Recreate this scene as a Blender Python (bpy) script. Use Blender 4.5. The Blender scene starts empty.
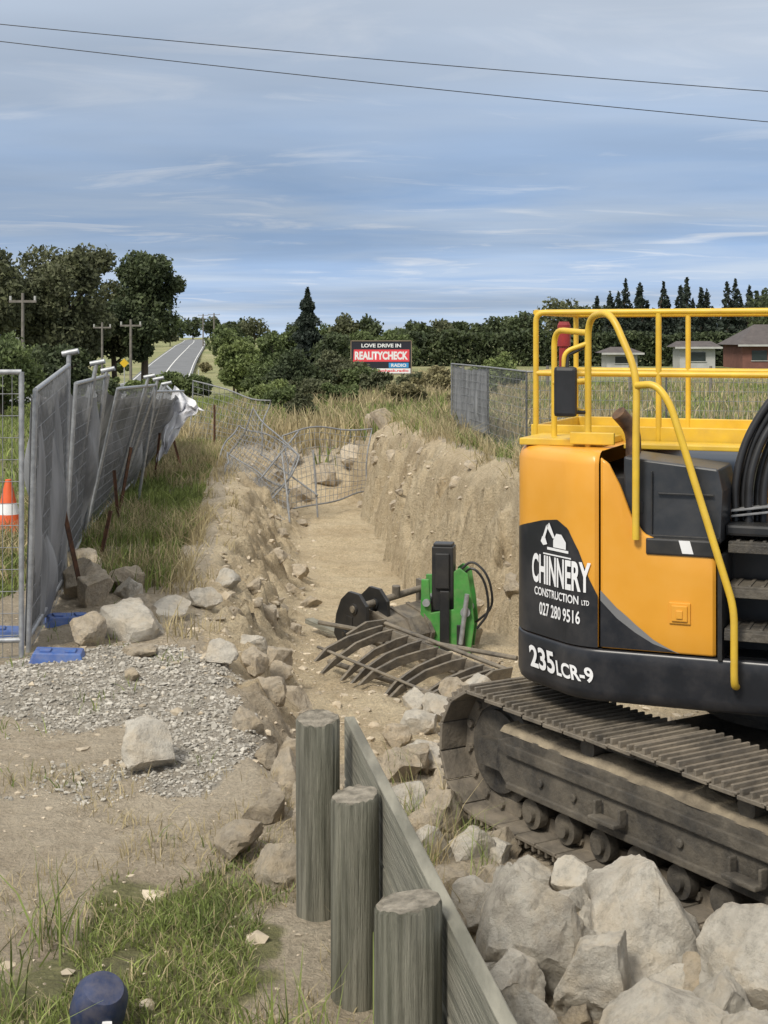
import bpy, bmesh, math, random
import numpy as np
from mathutils import Vector, Matrix, noise
R=random.Random(7); NR=np.random.default_rng(5)
SC=bpy.context.scene; COL=SC.collection
rad=math.radians
CZ=3.05; K=1.7; F=850*K
# ---------------------------------------------------------------- helpers
def lerp(a,b,t): return a+(b-a)*t
def sst(a,b,x):
    t=np.clip((x-a)/(b-a),0,1); return t*t*(3-2*t)
def vn(x,y,seed=0):
    xi=np.floor(x).astype(np.int64); yi=np.floor(y).astype(np.int64)
    fx=x-xi; fy=y-yi; fx=fx*fx*(3-2*fx); fy=fy*fy*(3-2*fy)
    def h(a,b):
        n=(a*374761393+b*668265263+seed*974711)&0xffffffff
        n=((n^(n>>13))*1274126177)&0xffffffff
        n=((n^(n>>16))*2246822519)&0xffffffff
        return (n^(n>>15)).astype(float)/4294967295.0
    return lerp(lerp(h(xi,yi),h(xi+1,yi),fx),lerp(h(xi,yi+1),h(xi+1,yi+1),fx),fy)*2-1
def fbm(x,y,o=4,seed=0):
    x=np.asarray(x,float); y=np.asarray(y,float); s=0;a=1;t=0
    for i in range(o):
        s=s+a*vn(x+17.3*i,y-9.1*i,seed+i); t+=a; a*=.5; x=x*2.03; y=y*2.03
    return s/t
# ---------------------------------------------------------------- terrain functions (Y = distance along the trench)
def wallX(Y): return -.13+(3.86-Y/K)*.271
def xL(Y):
    y=Y/K; return np.where(y<3.95,wallX(Y),np.interp(y,[3.95,4.6,5,6,7,8,11,16,22],[-.15,-.55,-.85,-1.25,-1.5,-1.7,-2.1,-2.85,-3.3]))
def xF(Y):
    y=Y/K; return np.where(y<3.95,wallX(Y)+.07,np.interp(y,[3.95,5,6,8,12,16,20],[-.08,-.15,-.35,-.68,-1.05,-1.5,-1.9]))
def xR(Y): return np.interp(Y/K,[0,6.5,7.5,8.3,9,12,15,20],[5.5,5,2.9,1.5,1.1,.22,-.25,-.8])
def xT(Y): return np.interp(Y/K,[0,6.5,7.5,8.3,9,12,16,20],[6.5,6,3.8,2.15,1.65,.75,.1,-.3])
def trench(Y): return 1-sst(17.0,19.0,Y/K)
def H(X,Y,det=True):
    X=np.asarray(X,float); Y=np.asarray(Y,float); y=Y/K
    zl=np.interp(y,[0,2,4,6,8,20,40,70,100,200,420,900],[.35,.4,.45,.68,.7,.7,.1,-1.6,-2.5,.7,2.8,3.0])
    zr=np.interp(y,[0,12,15,40,60,100,200,420,900],[.9,.9,.85,.75,.5,.4,.8,2.7,2.9])
    crest=.64*np.exp(-((X-xT(Y)-.35)/.6)**2)*(1-sst(16,21,y))
    zr=zr+crest
    wx=sst(-3,2,X); wxf=sst(-.2,-.02,X/np.maximum(y,1))
    w=np.where(y<30,wx,lerp(wx,wxf,sst(30,50,y)))
    znat=lerp(zl,zr,w)+.35*np.exp(-((X+.2)/3.2)**2-((y-25)/5.0)**2)
    z0=np.interp(y,[0,3,7,8.8,10.5,17],[.0,.08,.06,0.0,-.22,-.28])
    L=xL(Y);Fo=xF(Y);Rr=xR(Y);T=xT(Y)
    n1=fbm(X*1.3,Y*1.0,4,3)
    wob=n1*.28*sst(6,9,y)
    tl=np.clip((X+wob-L)/(Fo-L),0,1); tl=tl*tl*(3-2*tl)
    tr=np.clip((X+(fbm(X*1.1,Y*.9,4,9)*.30)-Rr)/(T-Rr),0,1); tr2=tr**.55
    zt=np.where(X<(Fo+Rr)*.5,lerp(zl,z0,tl),lerp(z0,zr,tr2))
    k=trench(Y)
    z=lerp(znat,zt,k)
    if det:
        near=1-sst(30,60,y)
        inner=sst(0,.2,X-Fo)*sst(0,.25,Rr-X)*(y>8.2)*k
        slope=(4*tl*(1-tl)*1.5+4*tr*(1-tr)*2.1)*k*lerp(.45,1,sst(5,8,y))
        z=z+near*(1-inner*.7)*(fbm(X*.9,Y*.7,3,21)*.05+fbm(X*4,Y*3.2,3,5)*.030+fbm(X*13,Y*11,2,8)*.012)
        rid=1-np.abs(fbm(X*2.0,Y*1.6,4,31))*2
        cl=np.abs(fbm(X*5,Y*4,3,37))
        z=z+near*slope*(rid*.22-.11+fbm(X*6,Y*5,3,33)*.11+cl*.12-.04+fbm(X*16,Y*13,2,35)*.05)
        z=z+inner*(.038*np.sin(Y*8.5+X*1.2+fbm(X,Y*.7,2,4)*1.1)+.012*np.sin(Y*21+X*2))
        pad=(X>Fo)&(y<8)
        z=z+np.where(pad,fbm(X*2.5,Y*2.,3,41)*.09,0)
        z=z+sst(60,200,y)*fbm(X*.01,Y*.01,3,2)*.8
    return z
def Hs(x,y): return float(H(np.array([x]),np.array([y]))[0])
# ---------------------------------------------------------------- materials
def newmat(name):
    m=bpy.data.materials.new(name); m.use_nodes=True
    nt=m.node_tree; b=nt.nodes['Principled BSDF']; return m,nt,b
def N(nt,t,**kw):
    n=nt.nodes.new(t)
    for k,v in kw.items(): setattr(n,k,v)
    return n
def ramp(nt,src,stops):
    r=N(nt,'ShaderNodeValToRGB'); e=r.color_ramp.elements
    while len(e)<len(stops): e.new(.5)
    for i,(p,c) in enumerate(stops):
        e[i].position=p; e[i].color=(c[0],c[1],c[2],1) if hasattr(c,'__len__') else (c,c,c,1)
    nt.links.new(src,r.inputs[0]); return r.outputs[0]
def mixc(nt,f,a,b,bt='MIX'):
    m=N(nt,'ShaderNodeMix',data_type='RGBA',blend_type=bt)
    for s,i in ((f,0),(a,6),(b,7)):
        if isinstance(s,(int,float)): m.inputs[i].default_value=s
        elif isinstance(s,tuple): m.inputs[i].default_value=(*s[:3],1)
        else: nt.links.new(s,m.inputs[i])
    return m.outputs[2]
def mth(nt,op,a,b=0.0,c=None):
    m=N(nt,'ShaderNodeMath',operation=op)
    for i,s in enumerate((a,b) if c is None else (a,b,c)):
        if isinstance(s,(int,float)): m.inputs[i].default_value=s
        else: nt.links.new(s,m.inputs[i])
    return m.outputs[0]
def noisen(nt,vec,scale,detail=5,rough=.55,dist=0):
    n=N(nt,'ShaderNodeTexNoise'); n.inputs['Scale'].default_value=scale
    n.inputs['Detail'].default_value=detail; n.inputs['Roughness'].default_value=rough
    n.inputs['Distortion'].default_value=dist
    nt.links.new(vec,n.inputs['Vector']); return n.outputs['Fac']
def mapv(nt,stretch=(1,1,1)):
    t=N(nt,'ShaderNodeTexCoord'); m=N(nt,'ShaderNodeMapping'); m.inputs['Scale'].default_value=stretch
    nt.links.new(t.outputs['Object'],m.inputs['Vector']); return m.outputs[0]
def mat(name,c1,c2=None,scale=6,rough=.8,metal=0,bump=0,bscale=30,stretch=(1,1,1),dust=0,dustc=(.42,.34,.24),dscale=4,lo=.35,hi=.65,island=0,alpha=None,bd=.02):
    m,nt,b=newmat(name); v=mapv(nt,stretch)
    c2=c2 or tuple(x*.8 for x in c1)
    col=ramp(nt,noisen(nt,v,scale,6),[(lo,c2),(hi,c1)])
    if island:
        g=N(nt,'ShaderNodeNewGeometry')
        f=ramp(nt,g.outputs['Random Per Island'],[(0,1-island),(1,1+island)])
        col=mixc(nt,1.0,col,f,'MULTIPLY')
    if dust:
        f=ramp(nt,noisen(nt,v,dscale,8,.7),[(.5-dust*.35,0),(.62,min(1,dust*1.4))])
        if dust<.999: f=mth(nt,'MULTIPLY',f,dust)
        col=mixc(nt,f,col,dustc)
        b_r=mth(nt,'MULTIPLY_ADD',f,.4,rough); nt.links.new(b_r,b.inputs['Roughness'])
    else: b.inputs['Roughness'].default_value=rough
    nt.links.new(col,b.inputs['Base Color']); b.inputs['Metallic'].default_value=metal
    if bump:
        bn=N(nt,'ShaderNodeBump'); bn.inputs['Strength'].default_value=bump; bn.inputs['Distance'].default_value=bd
        nt.links.new(noisen(nt,v,bscale,8,.65),bn.inputs['Height']); nt.links.new(bn.outputs[0],b.inputs['Normal'])
    if alpha is not None: b.inputs['Alpha'].default_value=alpha
    return m
M={}
M['paint']=mat('orange_paint',(.74,.345,.035),(.68,.31,.03),3,.36,dust=.2,dscale=3)
M['yellow']=mat('yellow_paint',(.70,.46,.035),(.60,.38,.03),8,.42,dust=.25,dscale=9)
M['black']=mat('black_paint',(.022,.023,.025),(.014,.015,.016),5,.4,dust=.18,dscale=3)
M['skirt']=mat('black_skirt_paint',(.022,.024,.03),(.014,.015,.018),4,.33,dust=.16,dscale=4)
M['grille']=mat('dark_grey_panel',(.034,.037,.042),(.022,.024,.027),3,.32,dust=.16,dscale=3)
M['dirtyblack']=mat('muddy_black_steel',(.03,.03,.03),(.014,.014,.015),8,.55,bump=.5,bscale=30,dust=.5,dscale=3.0,dustc=(.34,.29,.215))
M['trackm']=mat('worn_track_steel',(.16,.14,.115),(.065,.06,.053),7,.6,metal=.2,bump=.5,bscale=25,dust=.58,dscale=5,dustc=(.38,.32,.235))
M['mud']=mat('caked_mud',(.36,.30,.21),(.15,.125,.09),5,.95,bump=1,bscale=18)
M['white']=mat('white_vinyl',(.8,.8,.8),(.75,.75,.75),4,.4)
M['grey']=mat('grey_vinyl',(.2,.2,.2),(.17,.17,.17),4,.4)
M['hose']=mat('black_rubber',(.02,.02,.022),(.012,.012,.012),9,.42)
M['glass']=mat('dark_glass',(.03,.04,.045),(.02,.03,.03),2,.08)
M['rust']=mat('rusty_steel',(.16,.075,.04),(.07,.04,.028),20,.85,bump=.3)
M['exh']=mat('scorched_exhaust',(.2,.12,.07),(.09,.06,.045),20,.6,metal=.5)
M['galv']=mat('galvanised_steel',(.42,.43,.44),(.28,.29,.30),20,.5,metal=.5)
M['galvd']=mat('dull_galvanised_wire',(.28,.285,.29),(.18,.185,.19),20,.6,metal=.3)
M['cloth']=mat('grey_shade_cloth',(.27,.275,.285),(.14,.145,.152),1.6,.9,bump=.25,bscale=120,stretch=(3,3,.5),alpha=.975,lo=.4,hi=.6)
M['whitecloth']=mat('white_torn_sheet',(.72,.73,.75),(.6,.6,.63),5,.8)
M['blue']=mat('blue_plastic',(.03,.12,.38),(.02,.08,.30),8,.5,dust=.4,dscale=12)
M['navy']=mat('navy_plastic',(.025,.045,.12),(.015,.025,.07),8,.55,dust=.3,dscale=12)
M['cone']=mat('orange_cone_plastic',(.75,.12,.03),(.65,.1,.02),8,.6,dust=.15)
M['green']=mat('green_paint',(.06,.29,.05),(.035,.2,.035),8,.45,dust=.3,dscale=9)
M['red']=mat('red_paint',(.30,.03,.03),(.22,.02,.02),8,.4)
M['worn']=mat('worn_bucket_steel',(.10,.095,.088),(.036,.035,.034),6,.55,metal=.25,bump=.5,dust=.58,dscale=5,dustc=(.42,.35,.25))
M['wood']=mat('weathered_post_wood',(.29,.275,.22),(.11,.105,.08),3.2,.92,bump=1,bscale=6,bd=.03,stretch=(13,13,.6),dust=.45,dustc=(.12,.135,.08),dscale=.45,lo=.36,hi=.64)
M['plank']=mat('weathered_plank_wood',(.30,.285,.23),(.14,.135,.108),4,.9,bump=.8,bscale=6,stretch=(2,.5,16),dust=.3,dustc=(.12,.14,.085),dscale=.7,lo=.35,hi=.65)
M['endg']=mat('post_end_grain',(.33,.295,.235),(.14,.125,.095),22,.9,bump=.8,bscale=60)
M['bark']=mat('bark',(.12,.09,.065),(.07,.052,.04),5,.95,bump=.5,stretch=(4,4,1))
M['pole']=mat('grey_pole_wood',(.2,.18,.16),(.13,.12,.1),5,.9)
def rockmat(name,a,b,c,sc=2.2,dirt=(.56,.46,.32),dm=.8):
    m,nt,bs=newmat(name); v=mapv(nt)
    col=ramp(nt,noisen(nt,v,sc,9,.62,.4),[(.32,b),(.48,a),(.68,c)])
    d=ramp(nt,noisen(nt,v,sc*1.7,8,.7),[(.45,0),(.62,dm)])
    col=mixc(nt,d,col,dirt)
    cr=ramp(nt,noisen(nt,v,sc*6,9,.75),[(.35,.70),(.5,1),(.7,1.1)]); col=mixc(nt,1.0,col,cr,'MULTIPLY')
    oi=N(nt,'ShaderNodeObjectInfo'); col=mixc(nt,1.0,col,ramp(nt,oi.outputs['Random'],[(0,.82),(1,1.06)]),'MULTIPLY')
    nt.links.new(col,bs.inputs['Base Color']); bs.inputs['Roughness'].default_value=.92
    bn=N(nt,'ShaderNodeBump'); bn.inputs['Strength'].default_value=1.0; bn.inputs['Distance'].default_value=.055
    nt.links.new(noisen(nt,v,sc*4,12,.75),bn.inputs['Height']); nt.links.new(bn.outputs[0],bs.inputs['Normal'])
    return m
M['rock']=rockmat('limestone_rock',(.60,.56,.48),(.40,.365,.31),(.70,.67,.60),dm=.5)
M['rock2']=rockmat('dirty_rock',(.50,.43,.33),(.34,.28,.20),(.60,.53,.42),4,dm=.9)
M['pebble']=mat('pebbles',(.52,.45,.345),(.36,.30,.215),9,.95,island=.25)
M['gravel']=mat('gravel_stones',(.43,.405,.355),(.29,.27,.23),9,.95,island=.35)
def leafmat(name,a,b,isl=.45,sc=.5):
    m,nt,bs=newmat(name); t=N(nt,'ShaderNodeTexCoord')
    col=ramp(nt,noisen(nt,t.outputs['Object'],sc,5),[(.35,b),(.65,a)])
    g=N(nt,'ShaderNodeNewGeometry')
    col=mixc(nt,1.0,col,ramp(nt,g.outputs['Random Per Island'],[(0,1-isl),(1,1+isl)]),'MULTIPLY')
    nt.links.new(col,bs.inputs['Base Color']); bs.inputs['Roughness'].default_value=.75
    tr=N(nt,'ShaderNodeBsdfTranslucent'); nt.links.new(col,tr.inputs['Color'])
    mx=N(nt,'ShaderNodeMixShader'); mx.inputs[0].default_value=.3
    nt.links.new(bs.outputs[0],mx.inputs[1]); nt.links.new(tr.outputs[0],mx.inputs[2])
    nt.links.new(mx.outputs[0],nt.nodes['Material Output'].inputs[0]); return m
M['leafdk']=leafmat('dark_foliage',(.095,.12,.05),(.046,.064,.03))
M['leafmd']=leafmat('mid_foliage',(.15,.19,.068),(.085,.115,.042))
M['leaflt']=leafmat('light_foliage',(.22,.26,.09),(.13,.17,.055))
M['leafol']=leafmat('olive_foliage',(.15,.16,.08),(.072,.082,.042))
M['leafpn']=leafmat('pine_foliage',(.045,.062,.043),(.025,.038,.028))
M['leafbr']=leafmat('straw_scrub',(.33,.29,.155),(.19,.175,.085))
M['grassg']=leafmat('green_grass_blades',(.24,.285,.08),(.155,.20,.058),.5,1.2)
M['grassd']=leafmat('dry_grass_blades',(.48,.40,.235),(.34,.285,.155),.4,1.2)
M['asphalt']=mat('asphalt',(.17,.175,.18),(.13,.135,.14),.4,.85)
M['line']=mat('road_paint',(.75,.75,.72),(.65,.65,.62),2,.7)
M['brick']=mat('red_brick_wall',(.20,.09,.068),(.15,.068,.052),2,.9)
M['roof']=mat('dark_roof',(.10,.085,.08),(.07,.06,.058),2,.8)
M['whitewall']=mat('white_wall',(.45,.45,.43),(.38,.38,.36),2,.8)
M['pink']=mat('pink_red_print',(.75,.07,.09),(.7,.06,.08),3,.5)
M['cyan']=mat('cyan_print',(.05,.30,.62),(.04,.26,.55),3,.5)
M['signblk']=mat('black_sign_face',(.018,.018,.03),(.014,.014,.022),2,.5)
M['signy']=mat('yellow_sign',(.75,.5,.03),(.7,.45,.03),2,.5)
M['tim']=mat('sign_timber',(.25,.2,.14),(.18,.14,.1),3,.9)
def groundmat():
    m,nt,b=newmat('earth_ground'); t=N(nt,'ShaderNodeTexCoord'); v=t.outputs['Object']
    at=N(nt,'ShaderNodeAttribute'); at.attribute_name='mask'; sp=N(nt,'ShaderNodeSeparateColor'); nt.links.new(at.outputs['Color'],sp.inputs[0])
    n1=noisen(nt,v,.8,8,.62); n2=noisen(nt,v,7,8,.7); n3=noisen(nt,v,40,6,.7)
    soil=ramp(nt,n1,[(.3,(.36,.285,.195)),(.5,(.53,.445,.32)),(.7,(.66,.575,.435))])
    soil=mixc(nt,.5,soil,ramp(nt,n2,[(.3,(.32,.25,.17)),(.7,(.68,.59,.45))]))
    clay=ramp(nt,n1,[(.3,(.50,.38,.225)),(.5,(.66,.535,.345)),(.7,(.76,.65,.45))])
    clay=mixc(nt,.45,clay,ramp(nt,n2,[(.3,(.38,.285,.17)),(.65,(.76,.645,.45))]))
    grs=ramp(nt,n2,[(.32,(.14,.13,.06)),(.55,(.24,.235,.10)),(.75,(.44,.375,.22))])
    far=ramp(nt,noisen(nt,v,.05,6,.6),[(.35,(.17,.20,.07)),(.5,(.25,.255,.105)),(.65,(.39,.35,.19))])
    far=mixc(nt,.35,far,ramp(nt,noisen(nt,v,.6,6,.7),[(.35,(.13,.165,.06)),(.65,(.38,.35,.18))]))
    cd=N(nt,'ShaderNodeSeparateXYZ'); nt.links.new(v,cd.inputs[0])
    ff=N(nt,'ShaderNodeMapRange'); ff.inputs[1].default_value=40; ff.inputs[2].default_value=70; nt.links.new(cd.outputs[1],ff.inputs[0])
    grs=mixc(nt,ff.outputs[0],grs,far)
    vo=N(nt,'ShaderNodeTexVoronoi'); vo.inputs['Scale'].default_value=48; nt.links.new(v,vo.inputs['Vector'])
    grav=mixc(nt,.5,ramp(nt,vo.outputs['Color'],[(0,(.33,.295,.245)),(1,(.54,.50,.43))]),ramp(nt,n2,[(.3,(.33,.29,.22)),(.7,(.56,.50,.40))]))
    def thr(ch):
        s=mth(nt,'ADD',ch,mth(nt,'MULTIPLY',mth(nt,'SUBTRACT',n2,.5),1.1)); return ramp(nt,s,[(.38,0),(.62,1)])
    col=mixc(nt,thr(sp.outputs[2]),soil,clay); col=mixc(nt,thr(sp.outputs[1]),col,grav); col=mixc(nt,thr(sp.outputs[0]),col,grs)
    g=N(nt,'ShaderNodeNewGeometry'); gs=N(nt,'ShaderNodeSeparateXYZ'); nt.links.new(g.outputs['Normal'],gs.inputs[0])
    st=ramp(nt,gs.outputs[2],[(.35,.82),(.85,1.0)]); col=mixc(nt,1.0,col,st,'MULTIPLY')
    col=mixc(nt,1.0,col,ramp(nt,n3,[(.3,.66),(.65,1.10)]),'MULTIPLY')
    nt.links.new(col,b.inputs['Base Color']); b.inputs['Roughness'].default_value=.97
    hh=mth(nt,'ADD',mth(nt,'MULTIPLY',n2,1.3),mth(nt,'MULTIPLY',n3,.7))
    bn=N(nt,'ShaderNodeBump'); bn.inputs['Strength'].default_value=1.0; bn.inputs['Distance'].default_value=.075
    nt.links.new(hh,bn.inputs['Height']); nt.links.new(bn.outputs[0],b.inputs['Normal']); return m
M['ground']=groundmat()
# ---------------------------------------------------------------- mesh helpers
class MB:
    def __init__(s): s.v=[];s.f=[];s.m=[]
    def add(s,vs,fs,mi=0):
        o=len(s.v); s.v+= [tuple(x) for x in vs]; s.f+=[tuple(i+o for i in f) for f in fs]; s.m+=[mi]*len(fs); return s
    def box(s,c,size,rot=None,mi=0):
        x,y,z=[k/2 for k in size]; vs=[Vector(p) for p in [(-x,-y,-z),(x,-y,-z),(x,y,-z),(-x,y,-z),(-x,-y,z),(x,-y,z),(x,y,z),(-x,y,z)]]
        if rot is not None: vs=[rot@p for p in vs]
        c=Vector(c); return s.add([p+c for p in vs],[(0,3,2,1),(4,5,6,7),(0,1,5,4),(1,2,6,5),(2,3,7,6),(3,0,4,7)],mi)
    def prism(s,poly,ext,mi=0):
        n=len(poly); e=Vector(ext); vs=[Vector(p) for p in poly]+[Vector(p)+e for p in poly]
        return s.add(vs,[tuple(range(n))[::-1],tuple(range(n,2*n))]+[(i,(i+1)%n,n+(i+1)%n,n+i) for i in range(n)],mi)
    def tube(s,pts,r,seg=8,mi=0,caps=True):
        P=[Vector(p) for p in pts]; n=len(P); vs=[]; fs=[]; up=None
        for i,p in enumerate(P):
            d=(P[min(i+1,n-1)]-P[max(i-1,0)]).normalized()
            if up is None: up=Vector((0,0,1)) if abs(d.z)<.9 else Vector((1,0,0))
            a=d.cross(up)
            if a.length<1e-4: a=d.orthogonal()
            a.normalize(); b=a.cross(d).normalized(); up=b
            rr=r[i] if hasattr(r,'__len__') else r
            for k in range(seg):
                t=2*math.pi*k/seg; vs.append(p+(a*math.cos(t)+b*math.sin(t))*rr)
        for i in range(n-1):
            for k in range(seg): fs.append((i*seg+k,i*seg+(k+1)%seg,(i+1)*seg+(k+1)%seg,(i+1)*seg+k))
        if caps: fs.append(tuple(range(seg))[::-1]); fs.append(tuple(range((n-1)*seg,n*seg)))
        return s.add(vs,fs,mi)
    def cyl(s,a,b,r,r2=None,seg=24,mi=0): return s.tube([a,b],[r,r if r2 is None else r2],seg,mi)
    def obj(s,name,mats,parent=None,smooth=False,bevel=0,loc=None,rot=None,seg=2):
        me=bpy.data.meshes.new(name); me.from_pydata(s.v,[],s.f)
        for k in (mats if isinstance(mats,(list,tuple)) else [mats]): me.materials.append(M[k])
        me.polygons.foreach_set('material_index',s.m)
        bm=bmesh.new(); bm.from_mesh(me); bmesh.ops.recalc_face_normals(bm,faces=bm.faces)
        if bevel:
            es=[e for e in bm.edges if len(e.link_faces)==2 and e.calc_face_angle(0)>.6]
            bmesh.ops.bevel(bm,geom=es,offset=bevel,segments=seg,affect='EDGES',profile=.6,clamp_overlap=True)
        bm.to_mesh(me); bm.free()
        if smooth:
            me.polygons.foreach_set('use_smooth',[True]*len(me.polygons))
            try: me.set_sharp_from_angle(angle=rad(38))
            except Exception: pass
        return link(bpy.data.objects.new(name,me),parent,loc,rot)
def link(o,parent=None,loc=None,rot=None):
    COL.objects.link(o)
    if parent is not None: o.parent=parent
    if loc is not None: o.location=loc
    if rot is not None: o.rotation_euler=rot
    return o
def tag(o,label,cat,group=None,kind=None):
    if label: o['label']=label
    if cat: o['category']=cat
    if group: o['group']=group
    if kind: o['kind']=kind
    return o
def thing(name,loc,label,cat,group=None,rot=(0,0,0)):
    e=bpy.data.objects.new(name,None); e.empty_display_size=.2; link(e,None,loc,rot); return tag(e,label,cat,group)
def fastq(name,V,mats,parent=None,loc=None):
    n=V.shape[0]
    me=bpy.data.meshes.new(name); co=V.reshape(-1,3).astype(np.float32)
    if V.shape[1]==4: idx=np.arange(n*4)
    else:
        b=np.arange(n)[:,None]*6; idx=(b+np.array([0,1,3,2,2,3,5,4])[None,:]).ravel()
    me.vertices.add(len(co)); me.vertices.foreach_set('co',co.ravel())
    me.loops.add(len(idx)); me.loops.foreach_set('vertex_index',idx.astype(np.int32))
    nf=len(idx)//4; me.polygons.add(nf); me.polygons.foreach_set('loop_start',np.arange(nf,dtype=np.int32)*4)
    me.update(calc_edges=True); me.validate()
    for m in ([mats] if isinstance(mats,str) else mats): me.materials.append(M[m])
    return link(bpy.data.objects.new(name,me),parent,loc)
def unit(a): return a/np.maximum(np.linalg.norm(a,axis=-1,keepdims=True),1e-6)
def leafquads(c,s,asp=.55):
    n=len(c); a=unit(NR.normal(size=(n,3))); b=unit(np.cross(a,unit(NR.normal(size=(n,3)))))
    a=a*s[:,None]; b=b*s[:,None]*asp
    return np.stack([c-a-b*.4,c+b-a*.1,c+a+b*.2,c-b],1)
def blades(x,y,z,h,w,lean=.35):
    n=len(x); base=np.stack([x,y,z],1); an=NR.uniform(0,2*np.pi,n); d=np.stack([np.cos(an),np.sin(an),np.zeros(n)],1)
    ln=np.abs(NR.normal(0,lean,n))*h; up=np.zeros((n,3)); up[:,2]=1
    an2=NR.uniform(0,2*np.pi,n); p=np.stack([np.cos(an2),np.sin(an2),np.zeros(n)],1)
    m=base+up*(h*.55)[:,None]+d*(ln*.35)[:,None]; t=base+up*(h*(1-.15*NR.random(n)))[:,None]+d*ln[:,None]
    W=p*w[:,None]
    return np.stack([base-W,base+W,m-W*.8,m+W*.8,t-W*.12,t+W*.12],1)
def text_mesh(s,w,h,bold=.018):
    cu=bpy.data.curves.new('t','FONT'); cu.body=s; cu.size=1; cu.offset=bold; cu.resolution_u=4
    o=bpy.data.objects.new('t',cu); COL.objects.link(o); bpy.context.view_layer.update()
    me=bpy.data.meshes.new_from_object(o.evaluated_get(bpy.context.evaluated_depsgraph_get()))
    bpy.data.objects.remove(o); bpy.data.curves.remove(cu)
    co=np.zeros(len(me.vertices)*3); me.vertices.foreach_get('co',co); co=co.reshape(-1,3)
    mn=co.min(0); mx=co.max(0); co[:,0]=(co[:,0]-mn[0])/(mx[0]-mn[0])*w; co[:,1]=(co[:,1]-mn[1])/(mx[1]-mn[1])*h
    return me,co
# ---------------------------------------------------------------- GROUND
def axis(core0,core1,step,lim0,lim1,g):
    a=list(np.arange(core0,core1+1e-6,step)); s=step; x=core0
    while x>lim0: s*=g; x-=s; a.insert(0,x)
    s=step; x=core1
    while x<lim1: s*=g; x+=s; a.append(x)
    return np.array(a)
Xs=axis(-3.4,2.8,.038,-600,600,1.07)
yy=list(np.concatenate([np.arange(-4,4.4,.5),np.arange(4.4,15,.055),np.arange(15,34,.075)])); s=.11; y=34
while y<1300: yy.append(y); s*=1.05; y+=s
Ys=np.array(yy); GX,GY=np.meshgrid(Xs,Ys); GZ=H(GX,GY)
nx=len(Xs); ny=len(Ys)
me=bpy.data.meshes.new('ground'); me.vertices.add(nx*ny); me.vertices.foreach_set('co',np.stack([GX,GY,GZ],-1).astype(np.float32).ravel())
i=np.arange(ny-1)[:,None]*nx+np.arange(nx-1)[None,:]; q=np.stack([i,i+1,i+nx+1,i+nx],-1).reshape(-1)
me.loops.add(len(q)); me.loops.foreach_set('vertex_index',q.astype(np.int32)); me.polygons.add(len(q)//4)
me.polygons.foreach_set('loop_start',np.arange(len(q)//4,dtype=np.int32)*4); me.update(calc_edges=True)
me.polygons.foreach_set('use_smooth',[True]*len(me.polygons))
def gmask(X,Y):
    y=Y/K; L=xL(Y);T=xT(Y)
    n=fbm(X*1.1,Y*.9,4,77)
    g=np.zeros_like(X)
    nearp=sst(4.6,3.7,y)*(X<L-.12)*sst(.05,.45,n+.12+(3.6-y)*.22+(-X-1.0)*.14)
    strip=sst(7.6,9.2,y)*(X<L-.35)*sst(-.3,.25,n+.10)
    right=sst(.1,.6,X-T)*sst(-.4,.2,n+.15)
    farg=sst(18,20.5,y)
    back=(X<-3.4)*sst(5,6.5,y)
    g=np.clip(np.maximum.reduce([nearp,strip*1.0,right,farg,back*.9]),0,1)
    grv=sst(.0,.5,1-((X+2.0)/1.25)**2-((y-5.55)/.75)**2+n*1.5)
    clay=((X>L+.0)&(X<T+.25)&(y>6))*trench(Y)*1.0
    return g,grv*.9,clay
g,gv,cl=gmask(GX,GY)
at=me.color_attributes.new('mask','FLOAT_COLOR','POINT'); at.data.foreach_set('color',np.stack([g,gv,cl,np.ones_like(g)],-1).astype(np.float32).ravel())
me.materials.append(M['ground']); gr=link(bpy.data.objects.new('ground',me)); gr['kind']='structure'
RY=[0,20,40,60,80,100,140,200,260,330]; RX=[-16,-17.5,-19.0,-20.6,-23.2,-26.4,-34.4,-45.6,-58,-74]
def roadx(Y): return float(np.interp(Y/K,RY,RX))
def ribbon(name,m,off0,off1,dz,ya,yb):
    mb=MB(); ys=[ya*K]
    while ys[-1]<yb*K: ys.append(ys[-1]*1.02)
    def P(y,o):
        x=np.mean([roadx(y*f) for f in (.9,.95,1,1.05,1.1)]); return (x+o,y,float(H(np.array([x]),np.array([y]),False)[0])+dz+.14+.45*float(sst(60,130,np.array(y/K))))
    for a,b in zip(ys[:-1],ys[1:]): mb.add([P(a,off0),P(a,off1),P(b,off1),P(b,off0)],[(0,1,2,3)])
    o=mb.obj(name,m); o['kind']='structure'
ribbon('road','asphalt',-3.6,3.6,.0,9,330)
ribbon('road_marking','line',-.08,.08,.012,9,330); ribbon('road_marking','line',-3.3,-3.18,.012,9,330); ribbon('road_marking','line',3.18,3.3,.012,9,330)
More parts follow.
